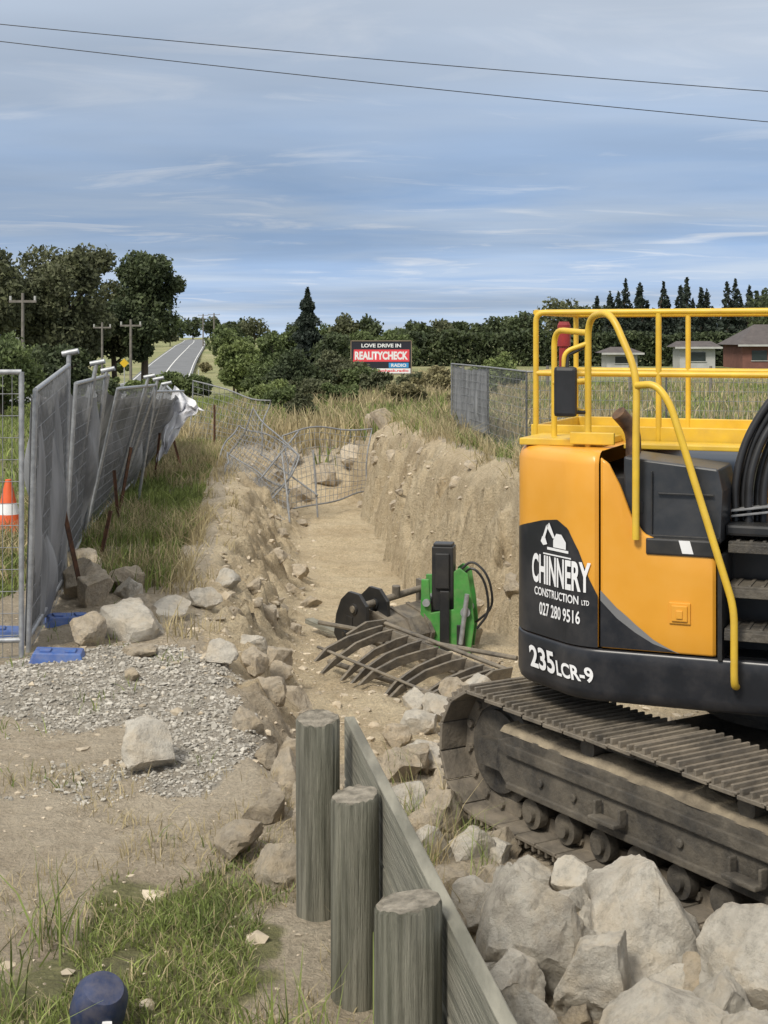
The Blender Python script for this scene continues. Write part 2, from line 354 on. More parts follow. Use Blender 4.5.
# ---------------------------------------------------------------- GRASS
def scatter(n,x0,x1,y0,y1,cond):
    x=NR.uniform(x0,x1,n); y=NR.uniform(y0*K,y1*K,n); k=cond(x,y); return x[k],y[k]
def dens(x,y): return gmask(x,y)[0]
BG=[];BD=[]
def addb(lst,x,y,h0,h1,w0,lean=.35):
    n=len(x); hh=NR.uniform(h0,h1,n); w=w0*NR.uniform(.6,1.3,n); lst.append(blades(x,y,H(x,y)-.01,hh,w,lean))
rnd=lambda n:NR.random(n)
cl1=lambda x,y:fbm(x*2.6,y*2.2,3,91)
x,y=scatter(46000,-2.3,-.1,2.6,4.7,lambda x,y:(dens(x,y)>.25)&(rnd(len(x))<dens(x,y)*.7)&(cl1(x,y)>-.15)); addb(BG,x,y,.02,.075,.0038,.8)
x,y=scatter(4500,-2.3,-.1,2.6,4.5,lambda x,y:(dens(x,y)>.5)&(cl1(x,y)>.3)); addb(BG,x,y,.06,.16,.004,.6)
x,y=scatter(6000,-2.3,-.1,2.6,4.9,lambda x,y:(cl1(x,y)>-.1)); addb(BD,x,y,.03,.11,.0028,.9)
x,y=scatter(3500,-2.9,-.3,4.0,7.5,lambda x,y:(cl1(x,y)>.32)&(x<xL(y)-.1)); addb(BG,x,y,.03,.12,.004,.8)
for cx,cy in [(-1.40,3.0),(-1.32,2.85),(-.30,2.9),(-.05,2.8),(-1.5,3.3),(-.42,3.1),(.0,2.7),(.12,2.62),(-1.42,3.6),(-.18,2.95),(.05,2.9),(.2,2.75)]:
    n=34; x=NR.normal(cx,.07,n); y=NR.normal(cy*K,.09,n); addb(BG,x,y,.15,.42,.0045,.6)
    n=16; x=NR.normal(cx,.07,n); y=NR.normal(cy*K,.09,n); addb(BD,x,y,.15,.36,.003,.7)
x,y=scatter(90000,-5.2,-1.5,7.6,22,lambda x,y:(x<xL(y)-.25)&(rnd(len(x))<dens(x,y))&(cl1(x,y)>-.25)); addb(BG,x,y,.04,.17,.007,.6)
x,y=scatter(28000,-5.2,-1.5,7.8,23,lambda x,y:(x<xL(y)-.3)&(fbm(x*.9,y*.8,3,55)>.05)); addb(BG,x,y,.12,.32,.008,.5)
x,y=scatter(42000,-5.0,-1.3,8.0,23,lambda x,y:(x<xL(y)-.15)&(fbm(x*.8,y*.7,3,57)>-.1)); addb(BD,x,y,.10,.36,.006,.6)
x,y=scatter(46000,-16,-3.4,5.6,40,lambda x,y:(x>np.interp(y/K,RY,RX)+3.8)); addb(BG,x,y,.05,.24,.016,.5)
x,y=scatter(24000,-.3,4.6,9.0,20,lambda x,y:(x>xT(y)+.40)&(x<xT(y)+1.7)&(cl1(x,y)>-.1)); addb(BD,x,y,.10,.36,.009,.5)
x,y=scatter(16000,-.3,4.6,10,20,lambda x,y:(x>xT(y)+.40)&(x<xT(y)+1.7)&(cl1(x,y)<.1)); addb(BG,x,y,.10,.30,.010,.5)
x,y=scatter(36000,-5,6,18.3,38,lambda x,y:(fbm(x*.6,y*.5,3,12)>-.2)); addb(BD,x,y,.2,.7,.018,.4)
x,y=scatter(32000,-7,7,18,38,lambda x,y:(fbm(x*.6,y*.5,3,12)<.15)); addb(BG,x,y,.2,.6,.02,.4)
x,y=scatter(36000,2,26,12,45,lambda x,y:(x>xT(y)+1.2)); addb(BG,x,y,.08,.26,.02,.4)
x,y=scatter(26000,2,30,12,60,lambda x,y:(x>xT(y)+1.2)&(fbm(x*.3,y*.2,3,14)>-.1)); addb(BD,x,y,.15,.45,.022,.4)
for k in range(24):
    cx=NR.uniform(.05,.6); cy=NR.uniform(4.0,5.8)*K
    if cx<wallX(cy)+.1: continue
    n=22; x=NR.normal(cx,.05,n); y=NR.normal(cy,.06,n); addb(BD if k%3 else BG,x,y,.10,.34,.0026,.7)
for k in range(50):
    cy=NR.uniform(6.5,18)*K; cx=float(xL(np.array(cy)))+NR.uniform(-.35,.15); n=18
    x=NR.normal(cx,.07,n); y=NR.normal(cy,.09,n); addb(BD,x,y,.06,.24,.005,.9)
for k in range(60):
    cy=NR.uniform(8.8,18)*K; cx=float(xT(np.array(cy)))+NR.uniform(.15,.45); n=24
    x=NR.normal(cx,.08,n); y=NR.normal(cy,.1,n); addb(BD if k%4 else BG,x,y,.10,.36,.006,1.0)
o=fastq('green_grass',np.concatenate(BG),'grassg'); tag(o,'green grass blades growing in patches on bare soil','grass',kind='stuff')
o=fastq('dry_grass',np.concatenate(BD),'grassd'); tag(o,'dry straw coloured grass along the trench banks','grass',kind='stuff')
# ---------------------------------------------------------------- ROCKS & GRAVEL
def ico(sub):
    bm=bmesh.new(); bmesh.ops.create_icosphere(bm,subdivisions=sub,radius=1)
    v=np.array([p.co[:] for p in bm.verts]); f=np.array([[p.index for p in q.verts] for q in bm.faces]); bm.free(); return v,f
ICO={1:ico(1),4:ico(4),5:ico(5)}
def stones(name,x,y,s,m,label,sink=.3):
    v,f=ICO[1]; n=len(x)
    V=v[None]*NR.uniform(.55,1.25,(n,1,3))*(1+NR.normal(0,.24,(n,12,1)))*s[:,None,None]; V[:,:,2]*=.65
    a=NR.uniform(0,6.28,n); c,sn=np.cos(a)[:,None],np.sin(a)[:,None]; X=V[:,:,0]*c-V[:,:,1]*sn; Y=V[:,:,0]*sn+V[:,:,1]*c
    V=np.stack([X+x[:,None],Y+y[:,None],V[:,:,2]+(H(x,y)+s*(.5-sink))[:,None]],-1)
    Fc=(f[None]+np.arange(n)[:,None,None]*12).reshape(-1)
    me=bpy.data.meshes.new(name); me.vertices.add(n*12); me.vertices.foreach_set('co',V.astype(np.float32).ravel())
    me.loops.add(len(Fc)); me.loops.foreach_set('vertex_index',Fc.astype(np.int32)); me.polygons.add(len(Fc)//3)
    me.polygons.foreach_set('loop_start',np.arange(len(Fc)//3,dtype=np.int32)*3); me.update(calc_edges=True)
    me.polygons.foreach_set('use_smooth',[False]*len(me.polygons))
    me.materials.append(M[m]); tag(link(bpy.data.objects.new(name,me)),label,'gravel',kind='stuff')
x,y=scatter(34000,-3.4,-.4,4.2,7.0,lambda x,y:(gmask(x,y)[1]>rnd(len(x))*1.1)&(x<xL(y)+.25)); stones('gravel',x,y,np.abs(NR.normal(.0,.007,len(x)))+.005,'gravel','loose grey gravel heaped on the bank')
x,y=scatter(6000,-3.2,2.6,2.6,9,lambda x,y:(np.abs(x-wallX(y))>.08)|(y>4*K)); s=NR.pareto(2.6,len(x))*.006+.004
x2,y2=scatter(6500,-3.4,3.0,6,18,lambda x,y:(x>xL(y)-.4)&(x<xT(y)+.1)&~((x>xF(y)+.1)&(x<xR(y)-.0)&(y>8.3*K)&(rnd(len(x))<.96))); s2=NR.pareto(2.0,len(x2))*.010+.008
x=np.concatenate([x,x2]); y=np.concatenate([y,y2]); s=np.minimum(np.concatenate([s,s2]),.055)
stones('loose_stones',x,y,s,'pebble','loose stones and clods strewn over bare earth',.5)
def rock(x,y0,w,h,d=None,m='rock',seed=None,label=None,rotz=None,sub=4,sink=.27,cuts=11,tilt=.22,z=None):
    y=y0*K
    seed=R.randint(0,9999) if seed is None else seed; rr=np.random.default_rng(seed)
    v,f=ICO[sub]; v=v.copy()
    for k in range(cuts):
        nrm=rr.normal(size=3); nrm/=np.linalg.norm(nrm); dd=rr.uniform(.42,.80)
        t=v@nrm; v=v-np.outer(np.maximum(t-dd,0)*.97,nrm)
    off=Vector(rr.uniform(-50,50,3))
    dis=np.array([noise.fractal(Vector(p)*1.8+off,.75,2.2,7) for p in v]); v=v*(1+dis*.12)[:,None]
    v/=np.abs(v).max(0)
    d=d or w*.85
    v=v*np.array([w/2,d/2,h*.62])
    me=bpy.data.meshes.new('rock'); me.from_pydata(v.tolist(),[],f.tolist()); me.materials.append(M[m])
    me.polygons.foreach_set('use_smooth',[True]*len(me.polygons))
    try: me.set_sharp_from_angle(angle=rad(24))
    except Exception: pass
    z=Hs(x,y) if z is None else z
    o=link(bpy.data.objects.new('rock',me),None,(x,y,z+h*(.5-sink)),(rr.uniform(-tilt,tilt),rr.uniform(-tilt,tilt),rr.uniform(0,6.28) if rotz is None else rotz))
    tag(o,label or 'angular pale limestone rock lying on bare earth','rock','quarried rocks around the trench'); return o
for a in [(-2.0,6.67,.58,.34),(-2.24,6.5,.42,.28),(-1.82,7.14,.46,.24),(-2.3,7.7,.42,.24),(-1.36,5.0,.50,.30),(-1.83,6.3,.30,.13),(-.76,4.25,.34,.2),
          (-1.2,6.2,.3,.2),(-2.5,8.1,.35,.2),(-1.6,7.5,.3,.2),(-1.5,8.2,.3,.2),(-1.05,6.9,.28,.18),(-1.75,5.9,.16,.1),(-2.1,7.3,.34,.24),(-1.95,7.0,.3,.2)]:
    rock(*a,m='rock' if a[2]>.45 or R.random()<.35 else 'rock2')
for a in [(-2.75,7.75,.6,.42),(-2.55,7.45,.45,.32),(-2.9,8.2,.5,.38),(-2.4,7.9,.4,.3),(-.50,4.1,.30,.28),(-.6,4.5,.24,.22),(-.46,4.75,.26,.34),(-.85,5.4,.24,.18),(-.42,4.45,.22,.24),(-.55,4.9,.25,.25),(-.7,5.2,.22,.18),(-.62,5.6,.26,.2),(-.85,6.1,.3,.2),(-1.0,6.5,.26,.2)]:
    rock(*a,m='rock2',label='brown soil covered rock half sunk in the bank')
BL='large pale angular boulder heaped beside the excavator track'
for a in [(1.22,3.98,.80,.66,.8,11),(1.70,3.66,.70,.64,.7,12),(1.08,3.44,.92,.44,.6,13),(.68,3.98,.68,.68,.7,14),(.58,3.5,.44,.40,.4,15),(1.40,3.62,.46,.40,.4,16),(1.50,3.30,.64,.46,.5,17),(1.9,3.35,.5,.55,.5,18),(.96,3.75,.46,.42,.4,19),(1.75,4.0,.36,.40,.4,20),(.52,3.75,.38,.36,.4,21),(.85,3.3,.48,.38,.4,22),(1.28,3.25,.42,.38,.4,23)]:
    rock(a[0],a[1],a[2],a[3],a[4],seed=a[5],label=BL,sub=5,cuts=13)
for a in [(.1,5.75,.36,.24),(.34,5.95,.46,.18),(.36,5.2,.36,.26),(.52,4.85,.32,.24),(.18,5.3,.34,.24),(.8,4.62,.28,.22),(.47,4.3,.34,.3),(.26,4.85,.28,.22),(.1,6.3,.34,.22),(.3,6.5,.36,.22),(.6,4.55,.26,.2),(.33,4.55,.26,.2),(.12,4.95,.24,.18),(-.05,5.5,.24,.16),(.52,5.5,.28,.2),(.95,4.35,.26,.22),(.42,3.85,.28,.22),(.75,4.3,.3,.22),(.3,4.2,.24,.22),(.65,4.85,.22,.17),
          (.22,5.0,.3,.24),(.42,5.6,.3,.22),(.2,5.9,.28,.2),(1.0,4.5,.26,.24),(1.3,4.25,.28,.26),(.7,4.95,.24,.22),(.48,6.7,.4,.26),(.62,6.95,.36,.24),(.78,7.1,.34,.26),(.25,7.0,.28,.18)]:
    rock(*a,m='rock' if R.random()<.5 else 'rock2')
for k in range(34):
    y0=R.uniform(3.2,4.4); x0=R.uniform(wallX(y0*K)+.15,.35+(5.34-y0)*1.043-.10)
    w_=R.uniform(.12,.28); rock(x0,y0,w_,w_*.9,m='rock' if R.random()<.5 else 'rock2')
for k in range(64):
    yy_=R.uniform(5.6,17); side=R.random()
    xx=float(xF(np.array(yy_*K)))+R.uniform(-.75,.0) if side<.65 else float(xR(np.array(yy_*K)))+R.uniform(.0,.6)
    w_=R.uniform(.10,.34); rock(xx,yy_,w_,w_*.7,m='rock2',label='clay stained rock on the trench bank',sub=4,sink=.35)
for a in [(.0,17.7,.7,.5),(-.6,18.0,.8,.5),(-1.6,17.2,.6,.4),(-1.2,17.7,.6,.5),(-.2,18.6,.6,.5),(-2.0,18.2,.6,.4),(.3,18.4,.5,.4)]: rock(*a,m='rock2',label='grey brown rock at the trench head')
for a in [(.10,7.85,.30,.22),(.62,7.75,.34,.24),(.95,7.9,.30,.22),(-.15,8.0,.26,.16),(.40,8.0,.26,.30),(.85,8.4,.3,.24)]: rock(*a,m='rock2',label='clod of yellow clay heaped against the attachments')
# ---------------------------------------------------------------- RETAINING WALL
wl=Vector((-.15,3.9*K,.1)); W=thing('retaining_wall',wl,'weathered timber retaining wall with round posts','wall')
def post(x,y,r,top,name='post'):
    mb=MB(); seg=64; y*=K
    lev=[0,.2,.4,.6,.8,1.0,top-.012,top]; nl=len(lev); vs=[]
    for j,z in enumerate(lev):
        for k in range(seg):
            t=2*math.pi*k/seg; crk=max(0,noise.noise(Vector((math.cos(t)*6+x*7,math.sin(t)*6,z*.25)))-.25)
            rr=r*(1+.035*noise.noise(Vector((math.cos(t)*1.5,math.sin(t)*1.5,z*.6+x*9)))-.22*crk)
            if j==nl-1: rr*=.955
            zz=z+(.014*math.cos(t+x*5)+.012*noise.noise(Vector((math.cos(t)*4,math.sin(t)*4,x*9))) if j>=nl-2 else 0); vs.append((x+rr*math.cos(t)-wl.x,y+rr*math.sin(t)-wl.y,zz-wl.z))
    fs=[(j*seg+k,j*seg+(k+1)%seg,(j+1)*seg+(k+1)%seg,(j+1)*seg+k) for j in range(nl-1) for k in range(seg)]
    mb.add(vs,fs,0); mb.add([vs[(nl-1)*seg+k] for k in range(seg)],[tuple(range(seg))],1)
    return mb.obj(name,['wood','endg'],W,smooth=True)
post(-.30,3.86,.100,1.325); post(-.115,3.38,.096,1.235); post(.075,2.64,.106,1.300)
d=Vector((.271,-K,0)).normalized()
ang=math.atan2(d.y,d.x); Rm=Matrix.Rotation(ang,3,'Z')
for zc in (1.1,.8,.5,.2):
    mb=MB(); A=Vector((-.165,4.06*K,0)); Bp=A+d*2.4*K; c=(A+Bp)/2
    mb.box(Vector((c.x,c.y,zc))-wl,(2.4*K,.05,.286),Rm); mb.obj('plank','plank',W,bevel=.006)
# ---------------------------------------------------------------- EXCAVATOR
ER=22
E=thing('excavator',(1.19,4.70*K,0),'orange and black crawler excavator with yellow handrails parked beside the trench','excavator',rot=(0,0,rad(-ER)))
WH=2.5; tab=[]; p=Vector((0,0)); a=0.0; S=0.0; ds=.005
def walk(L,da):
    global p,a,S
    n=max(1,int(round(L/ds)))
    for _ in range(n):
        tab.append((S,p.x,p.y,a)); p=p+Vector((-math.cos(a),math.sin(a)))*(L/n); a+=da/n; S+=L/n
q1=rad(40); walk(.35*q1,q1); walk(.34,0); q2=rad(50); walk(.35*q2,q2); SM=S; vr=p.y; walk(WH-2*vr,0); walk(.35*q2,q2); walk(.34,0); walk(.35*q1,q1); tab.append((S,p.x,p.y,a)); SEND=S; UE=p.x
TB=np.array(tab)
def prof(s):
    if s<0: return (-s,0,0,-1)
    if s>SEND: return (UE+s-SEND,WH,0,1)
    u=np.interp(s,TB[:,0],TB[:,1]); v=np.interp(s,TB[:,0],TB[:,2]); aa=np.interp(s,TB[:,0],TB[:,3]); return (u,v,-math.sin(aa),-math.cos(aa))
def pp(s,z,off=0):
    u,v,a_,b_=prof(s); return (u+a_*off,v+b_*off,z)
def strip(mb,s0,s1,zlo,zhi,off=0,mi=0,edge=.02,n=None,ez=True,top=None):
    n=n or max(6,int(abs(s1-s0)/.02)); f=lambda g,s:g(s) if callable(g) else g
    ss=[s0+(s1-s0)*i/n for i in range(n+1)]
    vs=[]; te=top or edge
    def pe(edge): return [(0,-edge*1.6),(.0,-edge),(.13*edge,-.5*edge),(.4*edge,-.2*edge),(edge,0)] if ez else [(0,0)]
    offs=[('l',a,b) for a,b in pe(edge)]+([('m',.25,0),('m',.5,0),('m',.75,0)] if ez else [])+[('h',a,b) for a,b in reversed(pe(te))]
    for (k,a_,b_) in offs:
        for i,s in enumerate(ss):
            lo,hi=f(zlo,s),f(zhi,s); z=lo+a_ if k=='l' else hi-a_ if k=='h' else lerp(lo,hi,a_)
            ob=off+b_
            if ez and (i==0 or i==n): ob-=edge
            vs.append(pp(s,z,ob))
    nr=len(offs); mb.add(vs,[(j*(n+1)+i,j*(n+1)+i+1,(j+1)*(n+1)+i+1,(j+1)*(n+1)+i) for j in range(nr-1) for i in range(n)],mi)
mb=MB(); strip(mb,.006,SEND,1.335,2.42,0,edge=.015,top=.075)
outl=[pp(.006+(SEND-.006)*i/80,2.419,-.11) for i in range(81)]; mb.add(outl,[tuple(range(81))]); mb.obj('counterweight','paint',E,smooth=True)
mb=MB(); strip(mb,-1.75,SEND+1.75,1.03,1.33,.006,edge=.06,top=.02)
ol=[pp(-1.75+(SEND+3.5)*i/90,1.05,-.06) for i in range(91)]; mb.add(ol,[tuple(range(91))]); mb.obj('lower_skirt','skirt',E,smooth=True)
dtop=lambda s: float(np.interp(-s,[0,.05,.12,.18,.25,.37,.63],[2.39,2.36,2.23,2.07,1.98,1.93,1.87]))
mb=MB(); strip(mb,-.635,-.006,1.337,dtop,.002,edge=.014,n=40); door=mb.obj('side_door','paint',E,smooth=True)
mb=MB(); mb.box((.445,-.006,1.56),(.115,.012,.115)); mb.box((.445,-.016,1.56),(.085,.012,.085)); mb.box((.445,-.024,1.555),(.035,.01,.045)); mb.obj('handle','paint',door,bevel=.004)
bnd=lambda s: float(np.interp(s,[-.45,-.3,-.2,-.1,0,.06,.12,.2,.3,.45,.8,1.3],[1.34,1.385,1.44,1.51,1.61,1.72,1.86,1.98,2.02,2.0,1.92,1.8]))
mb=MB(); strip(mb,.008,1.3,1.337,bnd,.003,ez=False,n=90); mb.obj('black_graphic','skirt',E)
mb=MB(); strip(mb,-.44,-.008,1.345,bnd,.004,ez=False,n=60); mb.obj('black_graphic','skirt',door)
mb=MB(); strip(mb,-.44,-.008,lambda s:bnd(s)-.002,lambda s:bnd(s)+.055*float(sst(-.45,-.1,np.array(s))),.0055,ez=False,n=60); mb.obj('grey_graphic','grey',door)
def sidetext(txt,s_start,w,z,h,m,off=.009,name='lettering',shear=0,bold=.018):
    me,co=text_mesh(txt,w,h,bold); out=[]
    for a_ in co: out+=list(pp(s_start-a_[0]-shear*a_[1],z+a_[1],off))
    me.vertices.foreach_set('co',out); me.materials.clear(); me.materials.append(M[m]); me.update()
    return link(bpy.data.objects.new(name,me),E)
sidetext('CHINNERY',.545,.50,1.635,.17,'white',bold=.03)
sidetext('CONSTRUCTION',.52,.40,1.565,.048,'white'); sidetext('LTD',.10,.045,1.565,.028,'white')
sidetext('027 280 9516',.47,.36,1.455,.075,'white')
sidetext('235',.55,.25,1.14,.125,'white',.014,shear=-.2,bold=.03); sidetext('LCR-9',.285,.265,1.14,.085,'white',.014,shear=-.2,bold=.03)
mb=MB()
def dec(poly): mb.add([pp(s*1.0-.03,z+.01,.0095) for s,z in poly],[tuple(range(len(poly)))])
dec([(.42,1.83),(.22,1.83),(.22,1.845),(.42,1.845)]); dec([(.36,1.85),(.24,1.85),(.24,1.89),(.28,1.93),(.33,1.93),(.36,1.89)])
dec([(.34,1.90),(.365,1.90),(.43,1.965),(.40,1.985)]); dec([(.40,1.985),(.43,1.965),(.465,1.90),(.445,1.89)]); dec([(.47,1.90),(.44,1.895),(.42,1.86),(.46,1.85),(.485,1.87)])
dec([(.20,1.80),(.46,1.80),(.46,1.808),(.20,1.808)]); mb.obj('digger_emblem','white',E)
mb=MB(); mb.box((.2,1.3,1.66),(.84,2.2,1.2)); mb.box((1.2,1.55,1.55),(1.2,1.7,.9)); mb.obj('body_core','black',E)
mb=MB(); mb.prism([(.125,.04,1.94),(.655,.04,1.94),(.665,.05,2.22),(.64,.06,2.34),(.125,.05,2.395)],(0,.46,0)); hood=mb.obj('engine_hood','grille',E,bevel=.012)
mb=MB(); mb.box((.285,.037,2.14),(.008,.02,.36)); mb.box((.21,.034,2.12),(.05,.014,.06)); mb.box((.39,.032,1.965),(.52,.02,.018)); mb.box((.47,.036,2.20),(.30,.012,.010)); mb.obj('hood_panel','black',hood,bevel=.003)
mb=MB(); mb.box((.45,.018,1.915),(.38,.06,.09)); mb.obj('ledge','black',E,bevel=.01)
mb=MB(); mb.add([(.46,-.0145,1.885),(.52,-.0145,1.885),(.50,-.0145,1.955),(.44,-.0145,1.955)],[(0,1,2,3)]); mb.obj('warning_label','white',E)
mb=MB(); mb.box((.5,.90,2.46),(2.3,.02,.10)); mb.box((-.61,1.4,2.46),(.02,1.0,.10)); mb.box((.5,1.9,2.46),(2.3,.02,.10)); mb.box((-.32,.62,2.44),(.5,.5,.04)); mb.box((.5,1.4,2.425),(2.25,.98,.02)); mb.box((-.12,.33,2.47),(.26,.03,.07)); mb.box((.45,.74,2.41),(.9,.26,.03)); mb.obj('deck_edging','yellow',E,bevel=.006)
def smoothp(pts,k=6,rd=.09):
    P=[Vector(p) for p in pts]; out=[P[0]]
    for i in range(1,len(P)-1):
        a_,b_,c=P[i-1],P[i],P[i+1]; r1=min(rd,(a_-b_).length*.45); r2=min(rd,(c-b_).length*.45)
        p0=b_+(a_-b_).normalized()*r1; p1=b_+(c-b_).normalized()*r2
        for j in range(k+1): t=j/k; out.append(p0*(1-t)**2+b_*2*t*(1-t)+p1*t*t)
    out.append(P[-1]); return out
rr=.018
def rail(pts,name='handrail',rd=.09,r=rr):
    mb=MB(); mb.tube(smoothp(pts,6,rd),r,12); return mb.obj(name,'yellow',E,smooth=True)
rail([(-.62,.9,2.42),(-.62,.9,3.21),(1.9,.9,3.21),(1.9,.9,2.42)],rd=.06)
rail([(-.62,.9,2.83),(1.9,.9,2.83)])
rail([(-.62,.9,3.21),(-.62,1.9,3.21),(1.9,1.9,3.21)],rd=.06); rail([(-.62,1.9,2.42),(-.62,1.9,3.2)]); rail([(-.62,.9,2.83),(-.62,1.9,2.83),(1.9,1.9,2.83)],rd=.06)
for u in (.15,.95): rail([(u,.9,2.42),(u,.9,3.2)]); rail([(u,1.9,2.42),(u,1.9,3.2)])
rail([(-.15,.35,2.42),(-.15,.35,3.17),(.04,.10,3.20),(.205,.02,2.86),(.21,-.025,2.5),(.21,-.03,1.95)],rd=.12,r=.020)
rail([(-.42,.60,2.42),(-.42,.60,3.1),(-.15,.35,3.08)],rd=.1)
rail([(-.42,.60,2.78),(-.15,.35,2.80)],rd=.05)
rail([(-.17,.35,2.62),(-.28,.30,2.66),(-.28,.30,2.97),(-.15,.35,3.02)],rd=.05,r=.014)
rail([(.205,.0,2.79),(.32,-.03,2.80),(.40,-.05,2.70),(.745,-.08,1.62),(.745,-.08,1.21),(.745,.0,1.19)],rd=.09,r=.020)
rail([(.21,-.03,1.97),(.21,.03,1.95)],rd=.01)
mb=MB(); mb.box((-.26,.26,2.74),(.135,.05,.29)); mir=mb.obj('mirror','hose',E,bevel=.022)
mb=MB(); mb.tube([(-.26,.29,2.86),(-.26,.31,2.95),(-.17,.35,3.0)],.012); mb.tube([(-.26,.29,2.66),(-.21,.32,2.62),(-.15,.35,2.62)],.012); mb.obj('mirror_arm','hose',mir,smooth=True)
mb=MB(); mb.cyl((-.40,.75,3.0),(-.40,.75,3.13),.04); mb.tube([(-.40,.75,3.13),(-.40,.75,3.15)],[.04,.03]); mb.cyl((-.40,.75,2.85),(-.40,.75,3.0),.03); mb.obj('warning_beacon','red',E,smooth=True)
mb=MB(); mb.tube(smoothp([(.10,.42,2.35),(.10,.42,2.52),(.03,.34,2.62)],6,.08),.045,16); mb.obj('exhaust_pipe','exh',E,smooth=True)
mb=MB(); mb.box((1.02,.38,1.62),(.72,.04,.75)); mb.box((.66,.16,1.60),(.025,.36,.56)); mb.box((1.40,.16,1.7),(.025,.36,.75)); mb.obj('step_housing','black',E,bevel=.006)
for z,v0 in ((1.93,.22),(1.70,.14),(1.48,.08)):
    mb=MB(); mb.box((1.03,v0+.06,z),(.70,.26,.025))
    for k in range(9): mb.box((.73+.07*k,v0+.06,z+.015),(.02,.24,.010))
    mb.box((1.03,v0-.075,z-.025),(.70,.012,.045)); mb.obj('step','dirtyblack',E,bevel=.003)
mb=MB(); mb.box((1.02,.42,2.00),(.72,.5,.06)); mb.obj('deck_box','black',E,bevel=.015)
mb=MB(); mb.box((1.80,.3,1.68),(.75,.55,.68)); mb.obj('toolbox','paint',E,bevel=.03)
for k in range(5):
    e=.052*k; j=[0,.05,-.03,.06,.01][k]; mb=MB(); mb.tube(smoothp([(.69+e*.7,.36+j,2.0),(.68+e*.75,.38+j,2.25),(.74+e*.8,.42+j*.6,2.50-e*.1),(.90+e*.75,.46,2.76-e*.35),(1.2+e*.6,.50,3.0-e*.6),(1.8,.5,3.3-e)],8,.22),.0225,10); mb.obj('hydraulic_hose','hose',E,smooth=True)
mb=MB()
for z,u in ((2.08,.80),(2.11,.80)): mb.box((u,.38,z),(.26,.16,.012),Matrix.Rotation(-.15,3,'Y'))
mb.obj('hose_clamp','galvd',E,bevel=.003)
mb=MB(); mb.prism([(.72,1.02,1.75),(1.3,1.02,1.7),(2.4,1.02,3.2),(5.2,1.02,4.6),(5.2,1.02,5.0),(2.1,1.02,3.75),(.80,1.02,2.38)],(0,.46,0)); mb.obj('boom','paint',E,bevel=.03)
mb=MB(); cbp=[(1.35,1.62,1.33),(2.7,1.62,1.33),(2.95,1.62,1.7),(2.85,1.62,2.3),(2.55,1.62,3.02),(1.4,1.62,3.02)]; mb.prism(cbp,(0,.86,0)); cab=mb.obj('cab','black',E,bevel=.04)
mb=MB(); mb.add([(1.45,1.612,2.0),(2.1,1.612,2.0),(2.1,1.612,2.9),(1.45,1.612,2.9)],[(0,1,2,3)]); mb.add([(2.18,1.612,2.0),(2.78,1.612,2.0),(2.5,1.612,2.9),(2.18,1.612,2.9)],[(0,1,2,3)]); mb.obj('window','glass',cab)
mb=MB(); mb.box((1.4,1.3,1.2),(2.2,2.3,.24)); mb.obj('turntable_deck','black',E)
mb=MB(); mb.cyl((.97,1.25,.8),(.97,1.25,1.08),.62,seg=40); mb.cyl((.97,1.25,.86),(.97,1.25,.92),.68,seg=40); mb.obj('slew_ring','dirtyblack',E,smooth=True)
